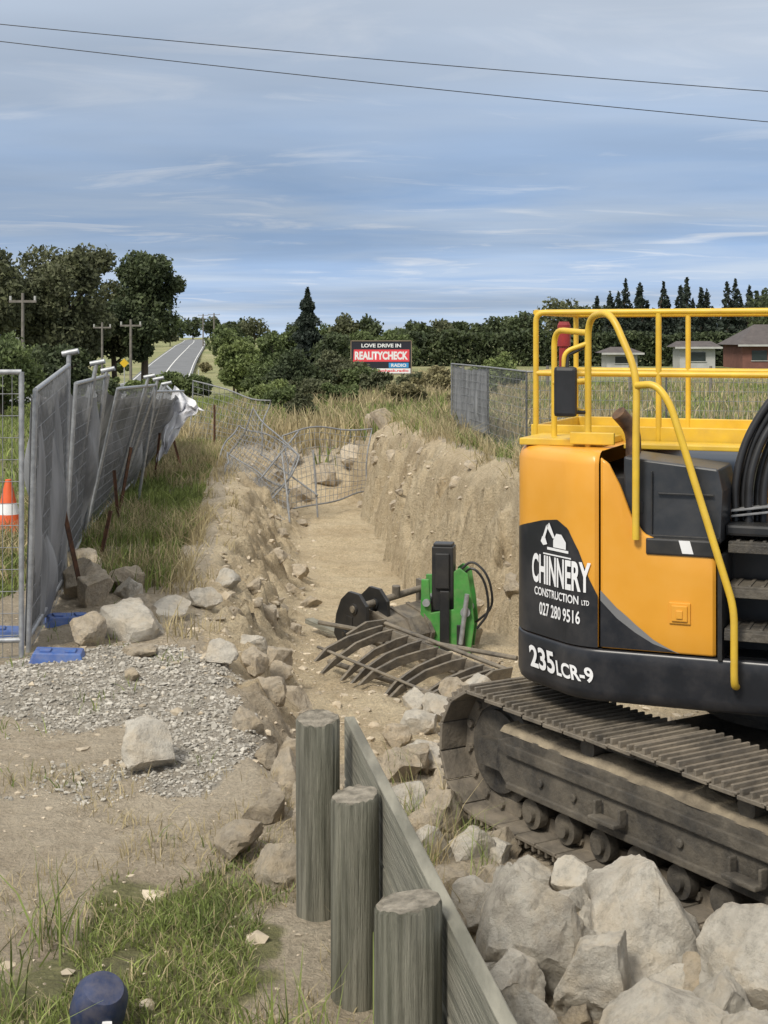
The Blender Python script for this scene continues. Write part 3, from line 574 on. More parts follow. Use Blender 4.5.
# tracks
TL=3.9; RT=.38; ZC=.48; TW=.58
def tpath(s):
    st=TL-2*RT; a_=math.pi*RT; tot=2*st+2*a_; s%=tot
    if s<st: return Vector((RT+s,0,ZC+RT-.03*abs(math.sin(2*math.pi*s/st)))),0.0
    s-=st
    if s<a_: t=s/RT; return Vector((TL-RT+RT*math.sin(t),0,ZC+RT*math.cos(t))),t
    s-=a_
    if s<st: return Vector((TL-RT-s,0,ZC-RT)),math.pi
    s-=st; t=s/RT; return Vector((RT-RT*math.sin(t),0,ZC-RT*math.cos(t))),math.pi+t
def make_track(loc,rz):
    tot=2*(TL-2*RT)+2*math.pi*RT; n=46; mb=MB(); pw=tot/n; rj=random.Random(4)
    def piece(p,t,ox,oz,sx,sy,sz,yc=TW/2):
        Rt=Matrix.Rotation(t,3,'Y'); c=p+Rt@Vector((ox,0,oz)); mb.box((c.x,yc,c.z),(sx,sy,sz),Rt)
    for k in range(n):
        p,t=tpath(k*pw); t+=rj.uniform(-.02,.02); piece(p,t,0,-.012,pw*.92,TW,.022)
        for ox in (-.065,0.0,.065): piece(p,t,ox,.014,.018,TW-.01,.036)
        piece(p,t,pw*.45,-.004,.03,TW,.012)
    ct=mb.obj('crawler_track','trackm',E,bevel=.003,loc=loc,rot=(0,0,rz),seg=1)
    mb=MB()
    for k in range(n):
        p,t=tpath(k*pw)
        for yc in (.21,.37): piece(p,t,0,-.065,pw*.98,.035,.085,yc)
        p2,t2=tpath(k*pw+pw/2); Rt=Matrix.Rotation(t2,3,'Y'); c=p2+Rt@Vector((0,0,-.065)); mb.cyl((c.x,.17,c.z),(c.x,.41,c.z),.026,seg=10)
    mb.obj('track_chain','trackm',ct,bevel=0)
    mb=MB(); yo=.07
    mb.prism([(.50,yo,.44),(.62,yo,.345),(3.2,yo,.345),(3.35,yo,.44),(3.3,yo,.62),(3.1,yo,.665),(.70,yo,.665),(.52,yo,.60)],(0,.42,0))
    mb.prism([(.62,yo-.03,.54),(3.2,yo-.03,.54),(3.2,yo-.03,.61),(.62,yo-.03,.61)],(0,.03,0))
    mb.prism([(.62,yo-.015,.335),(3.2,yo-.015,.335),(3.2,yo-.015,.375),(.62,yo-.015,.375)],(0,.03,0))
    for x in (1.60,2.6): mb.box((x,yo-.07,.43),(.22,.08,.025)); mb.box((x-.10,yo-.045,.47),(.02,.05,.09)); mb.box((x+.10,yo-.045,.47),(.02,.05,.09))
    for x in (.95,1.25,2.1,3.0): mb.cyl((x,yo-.02,.45),(x,yo-.003,.45),.025,seg=10)
    mb.obj('track_frame','dirtyblack',ct,bevel=.010)
    mb=MB(); mb.cyl((RT,.20,ZC),(RT,.38,ZC),RT-.06,seg=40); mb.cyl((RT,.17,ZC),(RT,.41,ZC),RT-.13,seg=36); mb.box((RT+.05,.14,ZC),(.30,.08,.16)); mb.box((RT+.05,.44,ZC),(.30,.08,.16)); mb.obj('idler_wheel','dirtyblack',ct,smooth=True)
    mb=MB(); mb.cyl((TL-RT,.2,ZC),(TL-RT,.4,ZC),RT-.06,seg=36); mb.cyl((TL-RT,.08,ZC),(TL-RT,.5,ZC),.2,seg=30); mb.obj('drive_sprocket','dirtyblack',ct,smooth=True)
    for k in range(8):
        x=.80+.31*k; mb=MB(); mb.cyl((x,.11,.225),(x,.17,.225),.088,seg=20); mb.cyl((x,.17,.225),(x,.39,.225),.065,seg=20); mb.cyl((x,.39,.225),(x,.46,.225),.088,seg=20); mb.cyl((x,.08,.225),(x,.11,.225),.045,seg=12); mb.obj('track_roller','dirtyblack',ct,smooth=True)
    for x in (1.3,2.5):
        mb=MB(); mb.cyl((x,.12,.73),(x,.43,.73),.06,seg=20); mb.box((x,.29,.69),(.1,.12,.08)); mb.obj('carrier_roller','dirtyblack',ct,smooth=True)
    mb=MB(); nn=120; vs=[]
    for i in range(nn+1):
        x=.55+2.6*i/nn; h=.035+.06*max(0,noise.noise(Vector((x*3,1,2)))+.25*noise.noise(Vector((x*11,3,2))))
        for (yv,zv) in ((yo+.0,.66),(yo+.03,.66+h*.7),(yo+.12,.66+h),(yo+.30,.66+h*.6),(yo+.41,.66)): vs.append((x,yv+.012*noise.noise(Vector((x*9,yv*5,7))),zv))
    mb.add(vs,[(i*5+j,i*5+j+1,(i+1)*5+j+1,(i+1)*5+j) for i in range(nn) for j in range(4)]); mb.obj('caked_mud','mud',ct,smooth=True)
tz=rad(-58.5+ER); tl0=Vector((-1.188,.695,.04)); make_track(tl0,tz)
iv=Vector((-math.sin(tz),math.cos(tz),0)); make_track(tl0+iv*2.39,tz)
mb=MB(); Rz=Matrix.Rotation(tz,3,'Z'); c=tl0+iv*1.5+Vector((math.cos(tz),math.sin(tz),0))*1.7
mb.box((c.x,c.y,.62),(1.1,1.9,.34),Rz); mb.box((c.x,c.y,.55),(1.9,2.0,.16),Rz); mb.obj('carbody','dirtyblack',E,bevel=.02)
# ---------------------------------------------------------------- ATTACHMENTS in the trench
RK=thing('rake_attachment',(.40,7.52*K,-.02),'rusty steel rake attachment with curved tines half buried in the trench','excavator rake',rot=(rad(-7),rad(7),rad(-46))); RK.scale=(.88,.90,.68)
mb=MB(); mb.tube([(-.95,0,.30),(.85,0,.30)],.05,12); mb.box((0,.05,.40),(1.6,.03,.16)); mb.tube([(-.9,.16,.5),(.85,.16,.5)],.028,10); mb.tube([(-.92,-.72,.20),(.85,-.70,.20)],.020,8); mb.obj('rake_beam','worn',RK,smooth=True)
for k in range(9):
    x=-.88+.205*k+R.uniform(-.04,.04); e=R.uniform(-.08,.08); sk=R.uniform(-.10,.10); mb=MB(); P=[(.05,.50),(-.14,.46),(-.46,.36+e*.3),(-.74,.20+e),(-.88,.03+e),(-.83,.03+e),(-.62,.15+e*.5),(-.40,.26),(-.14,.34),(.05,.32)]
    mb.prism([(x+sk*(-a_),a_,b_) for a_,b_ in P],(.03,0,0)); mb.obj('tine','worn',RK,bevel=.004)
for x in (-.94,.84):
    mb=MB(); mb.prism([(x,.16,.25),(x,.18,.55),(x,-.10,.52),(x,-.35,.36),(x,-.30,.24)],(.03,0,0)); mb.obj('side_plate','worn',RK,bevel=.004)
BK=thing('digging_bucket',(-.08,8.30*K,.0),'dirty steel digging bucket with black mounting ears','excavator bucket',rot=(rad(6),rad(-5),rad(38))); BK.scale=(.84,1.0,1.04)
mb=MB(); prof_b=[(-.10,.42),(-.36,.38),(-.48,.24),(-.44,.08),(-.20,-.02),(.25,.0),(.34,.05)]
th=[( a_*.93,b_*.9+.03) for a_,b_ in prof_b]
for i in range(len(prof_b)-1):
    (a1,b1),(c1,d1)=prof_b[i],prof_b[i+1]; (e1,f1),(g1,h1)=th[i],th[i+1]
    mb.prism([(-.1,a1,b1),(-.1,c1,d1),(-.1,g1,h1),(-.1,e1,f1)],(.9,0,0))
for x in (-.12,.80): mb.prism([(x,a_,b_) for a_,b_ in prof_b]+[(x,.22,.28),(x,.05,.42)],(.025,0,0))
for x in (.1,.35,.6): mb.prism([(x,-.10,.435),(x,-.38,.395),(x,-.505,.24),(x,-.46,.06),(x,-.43,.09),(x,-.47,.24),(x,-.36,.37),(x,-.10,.41)],(.05,0,0))
mb.obj('bucket_shell','worn',BK,bevel=.003)
for x in (-.36,-.06):
    mb=MB(); pts=[(x,.16,.04),(x,.28,.16),(x,.24,.36),(x,.16,.52),(x,.04,.62),(x,-.12,.63),(x,-.24,.54),(x,-.25,.40),(x,-.16,.28),(x,-.06,.10)]
    mb.prism(pts,(.045,0,0)); mb.cyl((x-.02,-.06,.48),(x+.065,-.06,.48),.05,seg=20); mb.cyl((x-.02,.10,.20),(x+.065,.10,.20),.035,seg=16); mb.box((x-.004,.02,.34),(.012,.10,.10)); mb.obj('mounting_ear','black',BK,bevel=.008)
mb=MB(); mb.cyl((-.40,-.06,.48),(.70,-.06,.52),.032,seg=16); mb.cyl((.25,-.06,.50),(.25,-.06,.60),.045,seg=16); mb.box((.66,-.06,.44),(.05,.18,.30)); mb.cyl((-.38,.10,.20),(.0,.10,.20),.025,seg=14); mb.obj('cross_pin','worn',BK,smooth=False)
for k in range(4):
    mb=MB(); x=-.05+.24*k; mb.prism([(x,.28,.0),(x,.28,.08),(x,.48,.03)],(.07,0,0)); mb.obj('bucket_tooth','worn',BK)
GH=thing('hydraulic_hitch',(.64,8.25*K,.0),'green and black hydraulic tilting hitch standing on the trench floor','excavator hitch',rot=(0,0,rad(-10)))
GH.scale=(1.05,1.05,1.0)
mb=MB()
for yv in (-.12,.18): mb.prism([(-.20,yv,.0),(.20,yv,.0),(.24,yv,.30),(.22,yv,.52),(.18,yv,.78),(.10,yv,.84),(.05,yv,.80),(.05,yv,.44),(-.16,yv,.40),(-.18,yv,.72),(-.25,yv,.72),(-.26,yv,.25)],(0,.035,0))
mb.box((.0,.04,.08),(.38,.24,.14)); mb.obj('side_cheek','green',GH,bevel=.008)
mb=MB(); mb.box((-.06,.03,.72),(.20,.20,.62)); mb.box((-.06,-.085,.80),(.13,.03,.34)); mb.box((-.06,.03,1.045),(.18,.16,.03)); mb.box((-.03,-.145,.32),(.09,.02,.60)); mb.box((.12,-.145,.16),(.08,.02,.28)); mb.obj('housing','black',GH,bevel=.02)
mb=MB(); mb.cyl((-.20,-.16,.50),(-.20,.24,.50),.035); mb.cyl((.16,-.16,.42),(.16,.24,.42),.045); mb.tube([(.12,-.17,.12),(.18,-.17,.60)],.022,12); mb.obj('pin','galv',GH,smooth=True)
mb=MB(); mb.tube(smoothp([(.12,-.05,.76),(.22,-.1,.86),(.34,-.1,.72),(.38,-.1,.42),(.26,-.1,.26)],8,.14),.012,8); mb.tube(smoothp([(.08,.05,.78),(.2,.05,.90),(.36,.0,.76),(.41,0,.45),(.24,0,.30)],8,.14),.012,8); mb.obj('hydraulic_hose','hose',GH,smooth=True)
for a_,b_,r1 in [((-.62,8.1*K,.34),(1.15,7.35*K,.28),.022),((-.50,7.75*K,.10),(.45,6.95*K,.12),.026)]:
    mb=MB(); mb.tube([a_,b_],r1,8); tag(mb.obj('steel_bar','worn',smooth=True),'long rusty steel bar lying across the rake','steel bar')
mb=MB(); mb.box((-.50,8.6*K,.08),(.9,.10,.05),Matrix.Rotation(-.9,3,'Z')@Matrix.Rotation(.1,3,'Y')); tag(mb.obj('timber_offcut','plank',bevel=.005),'weathered timber offcut lying in the trench','timber')
# ---------------------------------------------------------------- FENCES
def meshwires(mb,A,B,C,D,nv,nh,r=.003):
    A,B,C,D=map(Vector,(A,B,C,D))
    for i in range(nv+1):
        t=i/nv; mb.tube([A.lerp(B,t),D.lerp(C,t)],r,4,caps=False)
    for j in range(nh+1):
        t=j/nh; mb.tube([A.lerp(D,t),B.lerp(C,t)],r,4,caps=False)
def cloth(mb,A,B,C,D,off,amp,seed,slack=0.07,n=80,k=30):
    A,B,C,D=map(Vector,(A,B,C,D)); nr=((B-A).cross(D-A)).normalized(); vs=[]
    for j in range(k+1):
        for i in range(n+1):
            u=i/n;v=j/k; p=A.lerp(B,u).lerp(D.lerp(C,u),v)
            w=noise.noise(Vector((u*4+seed,v*1.4,seed)))*1.5+noise.noise(Vector((u*14+v*2,v*2,seed+4)))*.7+.45*math.sin(u*26+v*4+4*noise.noise(Vector((u*3,v,seed)))+seed)*.6
            e=math.sin(math.pi*u)**.4*(.45+.55*math.sin(math.pi*min(1,v*1.05)))
            p=p+nr*(off+amp*w*e); p.z-=slack*(math.sin(math.pi*u)*(.6+.5*noise.noise(Vector((seed,u*3,1))))+.45*abs(math.sin(u*(5+seed%3)*math.pi)))*v; vs.append(p)
    mb.add(vs,[(j*(n+1)+i,j*(n+1)+i+1,(j+1)*(n+1)+i+1,(j+1)*(n+1)+i) for j in range(k) for i in range(n)])
def panel(A,B,C,D,label,clothy=True,amp=.05,seed=1,off=-.03,wire='galvd',nv=34,nh=13,wr=.003,group='temporary fence panels',fr=.02,v0=.02,v1=.99,frm='galv',slack=.07):
    A,B,C,D=(Vector((p[0],p[1]*K,p[2])) for p in (A,B,C,D)); o=A.copy(); T=thing('temporary_fence_panel',o,label,'fence panel',group)
    a,b,c,d=(p-o for p in (A,B,C,D))
    mb=MB()
    for p,q in ((a,d),(b,c),(d,c),(a.lerp(d,.06),b.lerp(c,.06))): mb.tube([p,q],fr,10)
    mb.obj('frame',frm,T,smooth=True)
    mb=MB(); meshwires(mb,a,b,c,d,nv,nh,wr); mb.obj('wire_mesh',wire,T)
    if clothy:
        mb=MB(); cloth(mb,a.lerp(d,v0),b.lerp(c,v0),b.lerp(c,v1),a.lerp(d,v1),off,amp,seed,slack); mb.obj('shade_cloth','cloth',T,smooth=True)
    return T
panel((-2.67,6.26,.70),(-4.95,6.1,.70),(-4.95,6.1,2.8),(-2.67,6.26,2.8),'galvanised temporary fence panel of bare wire mesh standing on gravel',False)
SCL='galvanised fence panel covered in slack grey shade cloth, leaning over'
panel((-2.66,6.36,.70),(-2.98,7.9,.70),(-2.93,7.9,2.80),(-2.60,6.34,2.66),SCL,amp=.14,seed=2,slack=.14)
panel((-3.04,8.05,.70),(-3.5,9.9,.70),(-3.18,9.8,2.62),(-2.90,8.0,2.62),SCL,amp=.22,seed=7,off=-.12,slack=.18)
panel((-3.52,10.0,.70),(-3.85,12.2,.70),(-3.25,12.1,2.38),(-3.10,9.9,2.46),SCL,amp=.22,seed=12,off=-.12,slack=.16)
panel((-3.85,12.3,.70),(-4.15,14.6,.70),(-3.40,14.4,2.15),(-3.30,12.2,2.28),SCL,amp=.22,seed=19,off=-.10,slack=.18)
panel((-4.15,14.7,.70),(-5.1,17.6,.70),(-4.5,17.4,2.12),(-3.52,14.5,2.05),SCL,amp=.16,seed=23,off=-.06)
for (a_,b_) in [((-2.93,7.9,2.9),(-2.98,7.92,.75)),((-2.98,8.8,2.78),(-3.35,8.9,.72)),((-3.10,9.5,2.68),(-3.40,9.6,.72)),((-3.16,11.4,2.52),(-3.7,11.5,.72)),((-3.34,13.0,2.34),(-3.9,13.2,.72)),((-3.20,12.0,2.46),(-3.5,12.1,.72))]:
    A_=Vector((a_[0],a_[1]*K,a_[2])); B_=Vector((b_[0],b_[1]*K,b_[2])); mb=MB(); mb.tube([B_,A_],.022,10); mb.cyl(A_+Vector((-.06,0,.0)),A_+Vector((.09,0,.03)),.028,seg=10); tag(mb.obj('fence_post','galv',smooth=True),'loose galvanised tube post leaning against the fence','fence post','loose fence posts')
def fenceblock(x,y0,rz,m='blue',label='blue plastic fence foot block on gravel'):
    y=y0*K; mb=MB(); mb.prism([(-.20,-.11,0),(.20,-.11,0),(.17,-.09,.09),(-.17,-.09,.09)],(0,.22,0)); mb.box((-.09,0,.095),(.08,.12,.02)); mb.box((.09,0,.095),(.08,.12,.02))
    o=mb.obj('plastic_block',m,bevel=.018,loc=(x,y,Hs(x,y)-.035),rot=(0,.05,rz)); tag(o,label,'block','blue plastic blocks')
fenceblock(-2.38,6.2,.1); fenceblock(-2.62,7.05,.4); fenceblock(-2.98,6.8,.2); fenceblock(-4.9,6.1,.2)
mb=MB(); mb.tube([(0,0,0),(0,0,.06),(0,0,.15),(0,0,.19),(0,0,.20)],[.09,.105,.10,.075,.03],20); mb.box((0.02,-.104,.11),(.035,.012,.05),mi=1); tag(mb.obj('plastic_container',['navy','white'],smooth=True,loc=(-1.09,3.20*K,Hs(-1.09,3.20*K)+.02),rot=(.5,.15,.3)),'dark blue plastic container lying in the grass','container')
for (a_,b_) in [((-2.66,7.55,.6),(-2.86,7.5,1.62)),((-3.32,10.6,.65),(-3.38,10.6,1.4)),((-3.50,11.2,.65),(-3.3,11.1,1.62)),((-3.75,13.9,.6),(-3.65,13.9,1.5)),((-3.5,14.8,.6),(-3.7,14.8,1.35)),((-3.55,17.8,.6),(-3.55,17.8,1.65)),((-2.9,8.6,.6),(-2.75,8.6,1.3))]:
    mb=MB(); A=Vector((a_[0],a_[1]*K,a_[2]));Bv=Vector((b_[0],b_[1]*K,b_[2])); q=(Bv-A).to_track_quat('Z','Y').to_matrix(); L=(Bv-A).length; c=(A+Bv)/2
    mb.box(c,(.045,.006,L),q); mb.box(c+q@Vector((0,.018,0)),(.006,.036,L),q); tag(mb.obj('steel_stake','rust'),'rusty steel stake driven into the bank at a lean','stake','rusty steel stakes')
C=thing('traffic_cone',(-4.42,10*K,Hs(-4.42,10*K)),'orange traffic cone with white band behind the fence','traffic cone'); C.scale=(1.3,1.3,1.1)
mb=MB(); mb.tube([(0,0,.03),(0,0,.25)],[.15,.10],24); mb.tube([(0,0,.25),(0,0,.37)],[.10,.074],24,1); mb.tube([(0,0,.37),(0,0,.62)],[.074,.025],24); mb.obj('cone_body',['cone','white'],C,smooth=True)
mb=MB(); mb.box((0,0,.015),(.38,.38,.03)); mb.obj('cone_base','cone',C,bevel=.01)
mb=MB(); vs=[]; A,B_,C_=Vector((-3.50,14.2*K,2.26)),Vector((-3.72,13.9*K,1.0)),Vector((-2.95,14.0*K,1.85)); n=18
for j in range(n+1):
    for i in range(n+1):
        u,v=i/n,j/n; p=A.lerp(B_,u).lerp(C_,v*(1-u*.75)); p.x+=.08*noise.noise(Vector((u*4,v*4,1)));p.y+=.16*noise.noise(Vector((u*5,v*5,3))); p.z+=.07*noise.noise(Vector((u*6,v*3,8))); vs.append(p)
mb.add(vs,[(j*(n+1)+i,j*(n+1)+i+1,(j+1)*(n+1)+i+1,(j+1)*(n+1)+i) for j in range(n) for i in range(n)]); tag(mb.obj('plastic_sheet','whitecloth',smooth=True),'torn white sheet flapping from the fence','plastic sheet')
FP='buckled wire mesh fence panel fallen into the trench head'
def bent(P,nv,nh,seed):
    T=thing('temporary_fence_panel',Vector((P[0][0],P[0][1]*K,P[0][2])),FP,'fence panel','collapsed fence panels'); o=T.location.copy()
    A,B,C,D=(Vector((p[0],p[1]*K,p[2]))-o for p in P)
    def g(u,v):
        p=A.lerp(B,u).lerp(D.lerp(C,u),v); q=noise.noise_vector(Vector((u*1.6+seed,v*1.6,seed*.7))); return p+Vector((q.x*.14,q.y*.4,q.z*.20))
    mb=MB(); e=[i/12 for i in range(13)]
    mb.tube([g(u,0) for u in e]+[g(1,v) for v in e[1:]]+[g(1-u,1) for u in e[1:]]+[g(0,1-v) for v in e[1:]],.016,8); mb.obj('frame','galvd',T,smooth=True)
    mb=MB()
    for i in range(1,nv): mb.tube([g(i/nv,v) for v in e],.0045,4,caps=False)
    for j in range(1,nh): mb.tube([g(u,j/nh) for u in e],.0045,4,caps=False)
    mb.obj('wire_mesh','galvd',T)
bent([(-3.15,16.4,.55),(-2.1,15.2,.0),(-1.5,15.3,.95),(-2.5,16.4,1.75)],16,12,1.3)
bent([(-1.75,16.0,-.1),(-.4,16.3,.0),(-.2,16.7,1.25),(-1.95,16.2,1.15)],18,10,4.2)
bent([(-4.2,18.6,.75),(-2.6,17.8,.5),(-2.4,18.0,1.75),(-4.2,18.9,2.0)],16,10,7.7)
bent([(-2.7,14.6,.60),(-1.6,14.0,-.1),(-1.7,15.4,.25),(-2.9,15.8,.95)],14,10,12.4)
bent([(-3.1,15.6,.7),(-2.0,14.6,.1),(-1.6,15.9,.9),(-2.8,16.6,1.4)],14,10,15.1)
for a_,b_ in [((-1.62,14.8,-.2),(-1.85,15.4,.95)),((-1.2,15.4,-.2),(-1.3,15.6,1.0)),((-2.3,15.8,.9),(-1.2,15.4,.2)),((-2.4,15.2,.3),(-1.6,15.9,1.3))]:
    mb=MB(); mb.tube([(a_[0],a_[1]*K,a_[2]),(b_[0],b_[1]*K,b_[2])],.017,8); tag(mb.obj('fence_post','galvd',smooth=True),'bent steel post lying over the trench','fence post','loose fence posts')
pts=[(1.55,19.5),(2.1,17.2),(2.5,14.9),(4.85,14.6),(7.2,14.3),(9.6,14.2)]
for (a_,b_) in zip(pts[:-1],pts[1:]):
    panel((a_[0],a_[1],.5),(b_[0],b_[1],.5),(b_[0],b_[1],2.46),(a_[0],a_[1],2.46),'upright temporary fence panel on the grassy bank beside the field',a_[0]<2.0,amp=.04,seed=a_[0],nv=30,nh=12,wr=.004,group='field fence panels',v0=.3,fr=.018,frm='galvd')
for k in range(9):
    x=-.3+k*3.4; y=(33+k*.4)*K; z=Hs(x,y); mb=MB(); mb.cyl((0,0,0),(0,0,1.25),.06,seg=10); tag(mb.obj('fence_post','pole',loc=(x,y,z-.1)),'weathered timber post of a field fence','fence post','field fence posts')
# ---------------------------------------------------------------- BILLBOARD
BB=thing('billboard',(.0,45*K,.6),'black roadside billboard with pink and white lettering on timber posts','billboard',rot=(0,0,rad(3)))
mb=MB(); mb.box((-.15,0,1.42),(3.15,.08,1.72)); mb.obj('sign_board','signblk',BB)
mb=MB(); mb.box((-.15,-.05,2.30),(3.25,.04,.05)); mb.box((-.15,-.05,.54),(3.25,.04,.05)); mb.box((-1.75,-.05,1.42),(.05,.04,1.8)); mb.box((1.45,-.05,1.42),(.05,.04,1.8)); mb.obj('board_frame','tim',BB)
for x in (-1.3,1.0): mb=MB(); mb.box((x,.12,.8),(.12,.12,2.6)); mb.obj('post','tim',BB)
def flat(txt,x,z,w,h,m,par,y=-.048,bold=.03):
    me,co=text_mesh(txt,w,h,bold); me.vertices.foreach_set('co',np.stack([x+co[:,0],np.full(len(co),y),z+co[:,1]],1).ravel()); me.materials.clear(); me.materials.append(M[m]); me.update(); return link(bpy.data.objects.new('lettering',me),par)
mb=MB(); mb.add([(-1.64,-.043,1.20),(1.34,-.043,1.20),(1.34,-.043,1.84),(-1.60,-.043,1.84)],[(0,1,2,3)]); mb.obj('print_panel','pink',BB)
mb=MB(); mb.add([(.25,-.043,.88),(1.30,-.043,.88),(1.30,-.043,1.14),(.25,-.043,1.14)],[(0,1,2,3)]); mb.obj('print_panel','cyan',BB)
mb=MB(); mb.add([(-1.70,-.043,.58),(1.40,-.043,.58),(1.40,-.043,.84),(-1.70,-.043,.84)],[(0,1,2,3)]); mb.obj('print_panel','white',BB)
flat('LOVE DRIVE IN',-1.2,1.95,2.1,.20,'white',BB); flat('REALITYCHECK',-1.55,1.30,2.82,.44,'white',BB,bold=.045); flat('RADIO',.38,.92,.80,.17,'white',BB); flat('www.realitycheck.radio',-1.55,.62,2.85,.17,'pink',BB)
# ---------------------------------------------------------------- TREES
def tree(x,y0,h,w,leaf,nl,ls,label,seed,z=None,kind='round',group='trees around the field',name='tree',bot=.12):
    y=y0*K
    rr=np.random.default_rng(seed); z=Hs(x,y) if z is None else z
    T=thing(name,(x,y,z),label,'tree' if name=='tree' else 'bush',group)
    mb=MB(); tr=max(.05,h*.025)
    P=[Vector((0,0,-.2)),Vector((rr.normal(0,.02)*h,0,h*.3)),Vector((rr.normal(0,.03)*h,rr.normal(0,.02)*h,h*.55)),Vector((0,0,h*(.88 if kind=='cone' else .7)))]
    mb.tube(P,[tr,tr*.8,tr*.5,tr*.15],8)
    if kind!='cone':
        for k in range(6):
            a=rr.uniform(0,6.28); z0=rr.uniform(.2,.5)*h; q=Vector((math.cos(a)*w*.28,math.sin(a)*w*.28,z0+h*.18)); mb.tube([Vector((0,0,z0)),q*.5+Vector((0,0,z0*.55)),q],[tr*.4,tr*.3,tr*.1],6)
    mb.obj('trunk','bark',T,smooth=True)
    if kind=='cone':
        t=rr.random(nl)**.65; hh=h*(bot+(1-bot)*(1-t)); lay=.75+.25*np.sin(hh/h*38+seed); rad_=w*.5*(t**.8)*lay*(rr.random(nl)**.35); a=rr.uniform(0,6.28,nl); rad_*=1+.3*np.sin(a*5+hh*3)
        c=np.stack([rad_*np.cos(a),rad_*np.sin(a),hh-rad_*.25],1)
    else:
        nc=int(18+w*2.2); cc=[]; rs=[]
        for k in range(nc):
            while True:
                p=rr.uniform(-1,1,3)
                if p@p<1: break
            cr=rr.uniform(.15,.34)
            zz=bot+(1-bot)*(.5+.5*p[2]*(1-cr))
            cc.append([p[0]*w*.5*(1-cr),p[1]*w*.5*(1-cr),zz*h*.93]); rs.append(cr*min(w,h)*.55)
        cc.append([0,0,h*.5]); rs.append(.30*min(w,h)); nc+=1
        cc=np.array(cc); rs=np.array(rs); pr=rs**1.5; k=rr.choice(nc,nl,p=pr/pr.sum())
        d=unit(rr.normal(size=(nl,3))); d[:,2]=d[:,2]*.8+.1; rad_=rs[k]*(.5+.62*rr.random(nl)**.6)
        rad_*=1+.22*np.sin(d[:,0]*9+k)*np.sin(d[:,1]*8+k*2)
        c=cc[k]+d*rad_[:,None]; c[:,2]=np.maximum(c[:,2],.05)
    fastq('crown',leafquads(c,ls*rr.uniform(.5,1.3,len(c))),leaf,T)
    return T
BT='tall broad dark tree beside the road'
tree(-22.6,60,13.0,8.6,'leafol',28000,.18,BT,1,z=-.9); tree(-18.6,66,12.3,7.2,'leafdk',22000,.18,BT,2,z=-1); tree(-27.0,58,11.4,7,'leafol',18000,.19,BT,3,z=-.9)
tree(-21.5,68,9.5,8,'leafol',16000,.19,BT,5,z=-1); tree(-29.5,62,12.8,6,'leafol',12000,.19,BT,4,z=-.9); tree(-25.5,66,8,10,'leafmd',12000,.2,BT,6,z=-1)
for a in [(-12.6,27,3.0,3.2,'leafmd',9000,41),(-11.6,29,2.9,2.6,'leafdk',9000,42),(-13.9,30,3.2,3,'leafmd',8000,43)]:
    tree(a[0]+.5,a[1],a[2],a[3],a[4],a[5],.085,'dense green bush behind the fence',a[6],name='bush',bot=.05,group='bushes')
RV=random.Random(11)
for k in range(34):
    y0=RV.uniform(34,130); side=RV.choice([-1,1,1]) if y0>100 or y0<55 else -1; x=roadx(y0*K)+side*RV.uniform(5.4,9.5)
    if side==1 and y0>100: x=roadx(y0*K)+RV.uniform(5,10)
    h=RV.uniform(.7,1.5)+y0*.008
    tree(x,y0,h,h*1.3,RV.choice(['leafmd','leaflt','leafbr','leafdk']),2600,.085+y0*.0006,'low scrubby bush on the road verge',800+k,name='bush',bot=.02,group='bushes')
for a in [(-3.2,31,2.6,2.8,'leafdk',12000,51,.075),(-1.9,33,2.4,2.8,'leafol',10000,52,.075),(-4.5,33,2.0,2.2,'leafmd',7000,53,.07),(-.8,31,1.7,2.4,'leafmd',8000,54,.07),(-2.4,28,1.3,2.0,'leafol',6000,56,.055),(.8,29,1.2,1.8,'leafol',5000,57,.055),(3.0,27,1.35,1.5,'leaflt',6000,58,.055),(4.6,33,1.9,2.2,'leaflt',6000,59,.07),(-1.3,24,1.0,1.5,'leafmd',5000,60,.05),(-2.9,24,1.1,1.4,'leafmd',5000,46,.05),(.6,23,1.0,1.3,'leafbr',4500,47,.05),(2.2,22,1.0,1.3,'leafbr',4500,48,.05),(1.6,27,1.3,1.6,'leafbr',5000,49,.055),(-.2,26,1.2,1.6,'leafol',5000,50,.055),(-2.1,21.5,.9,1.2,'leafol',4500,45,.045),(-3.6,27,1.3,1.6,'leaflt',5000,44,.055)]:
    tree(a[0],a[1],a[2],a[3],a[4],a[5],a[7],'dense shrub growing on the grassy bank',a[6],name='bush',bot=.03,group='bushes')
for a in [(-8.9,52,4.3,3.4,'leaflt',8000,61),(-10.2,58,3.4,2.0,'leaflt',4000,62),(-7.6,57,4.8,3.0,'leafmd',6000,63)]:
    tree(a[0],a[1],a[2],a[3],a[4],a[5],.13,'light green tree beside the road verge',a[6],z=-.9)
tree(-5.4,60,6.6,3.4,'leafpn',8000,.15,'dark conifer standing above the bushes',64,kind='cone',z=.0)
for a in [(-3.6,58,4.6,3.6,'leafdk',5500,65),(-1.4,60,4.6,3.8,'leafmd',5500,66),(-6.6,64,4.9,3.6,'leafmd',5500,67),(1.0,64,4.4,4.0,'leafmd',5500,68)]:
    tree(a[0],a[1],a[2],a[3],a[4],a[5],.15,'mixed dark green tree in the field row',a[6],z=-.4)
n=34000; hx=NR.uniform(1,54,n); hy=78*K+NR.normal(0,.5,n)+.03*hx; top=3.4+.45*fbm(hx*.5,hx*0,3,5); hz=NR.random(n)**.8*top; c=np.stack([hx,hy,hz+.2],1)
o=fastq('hedge',leafquads(c,NR.uniform(.12,.28,n)),'leafdk'); tag(o,'long dark clipped hedge along the field','hedge')
R2=random.Random(3)
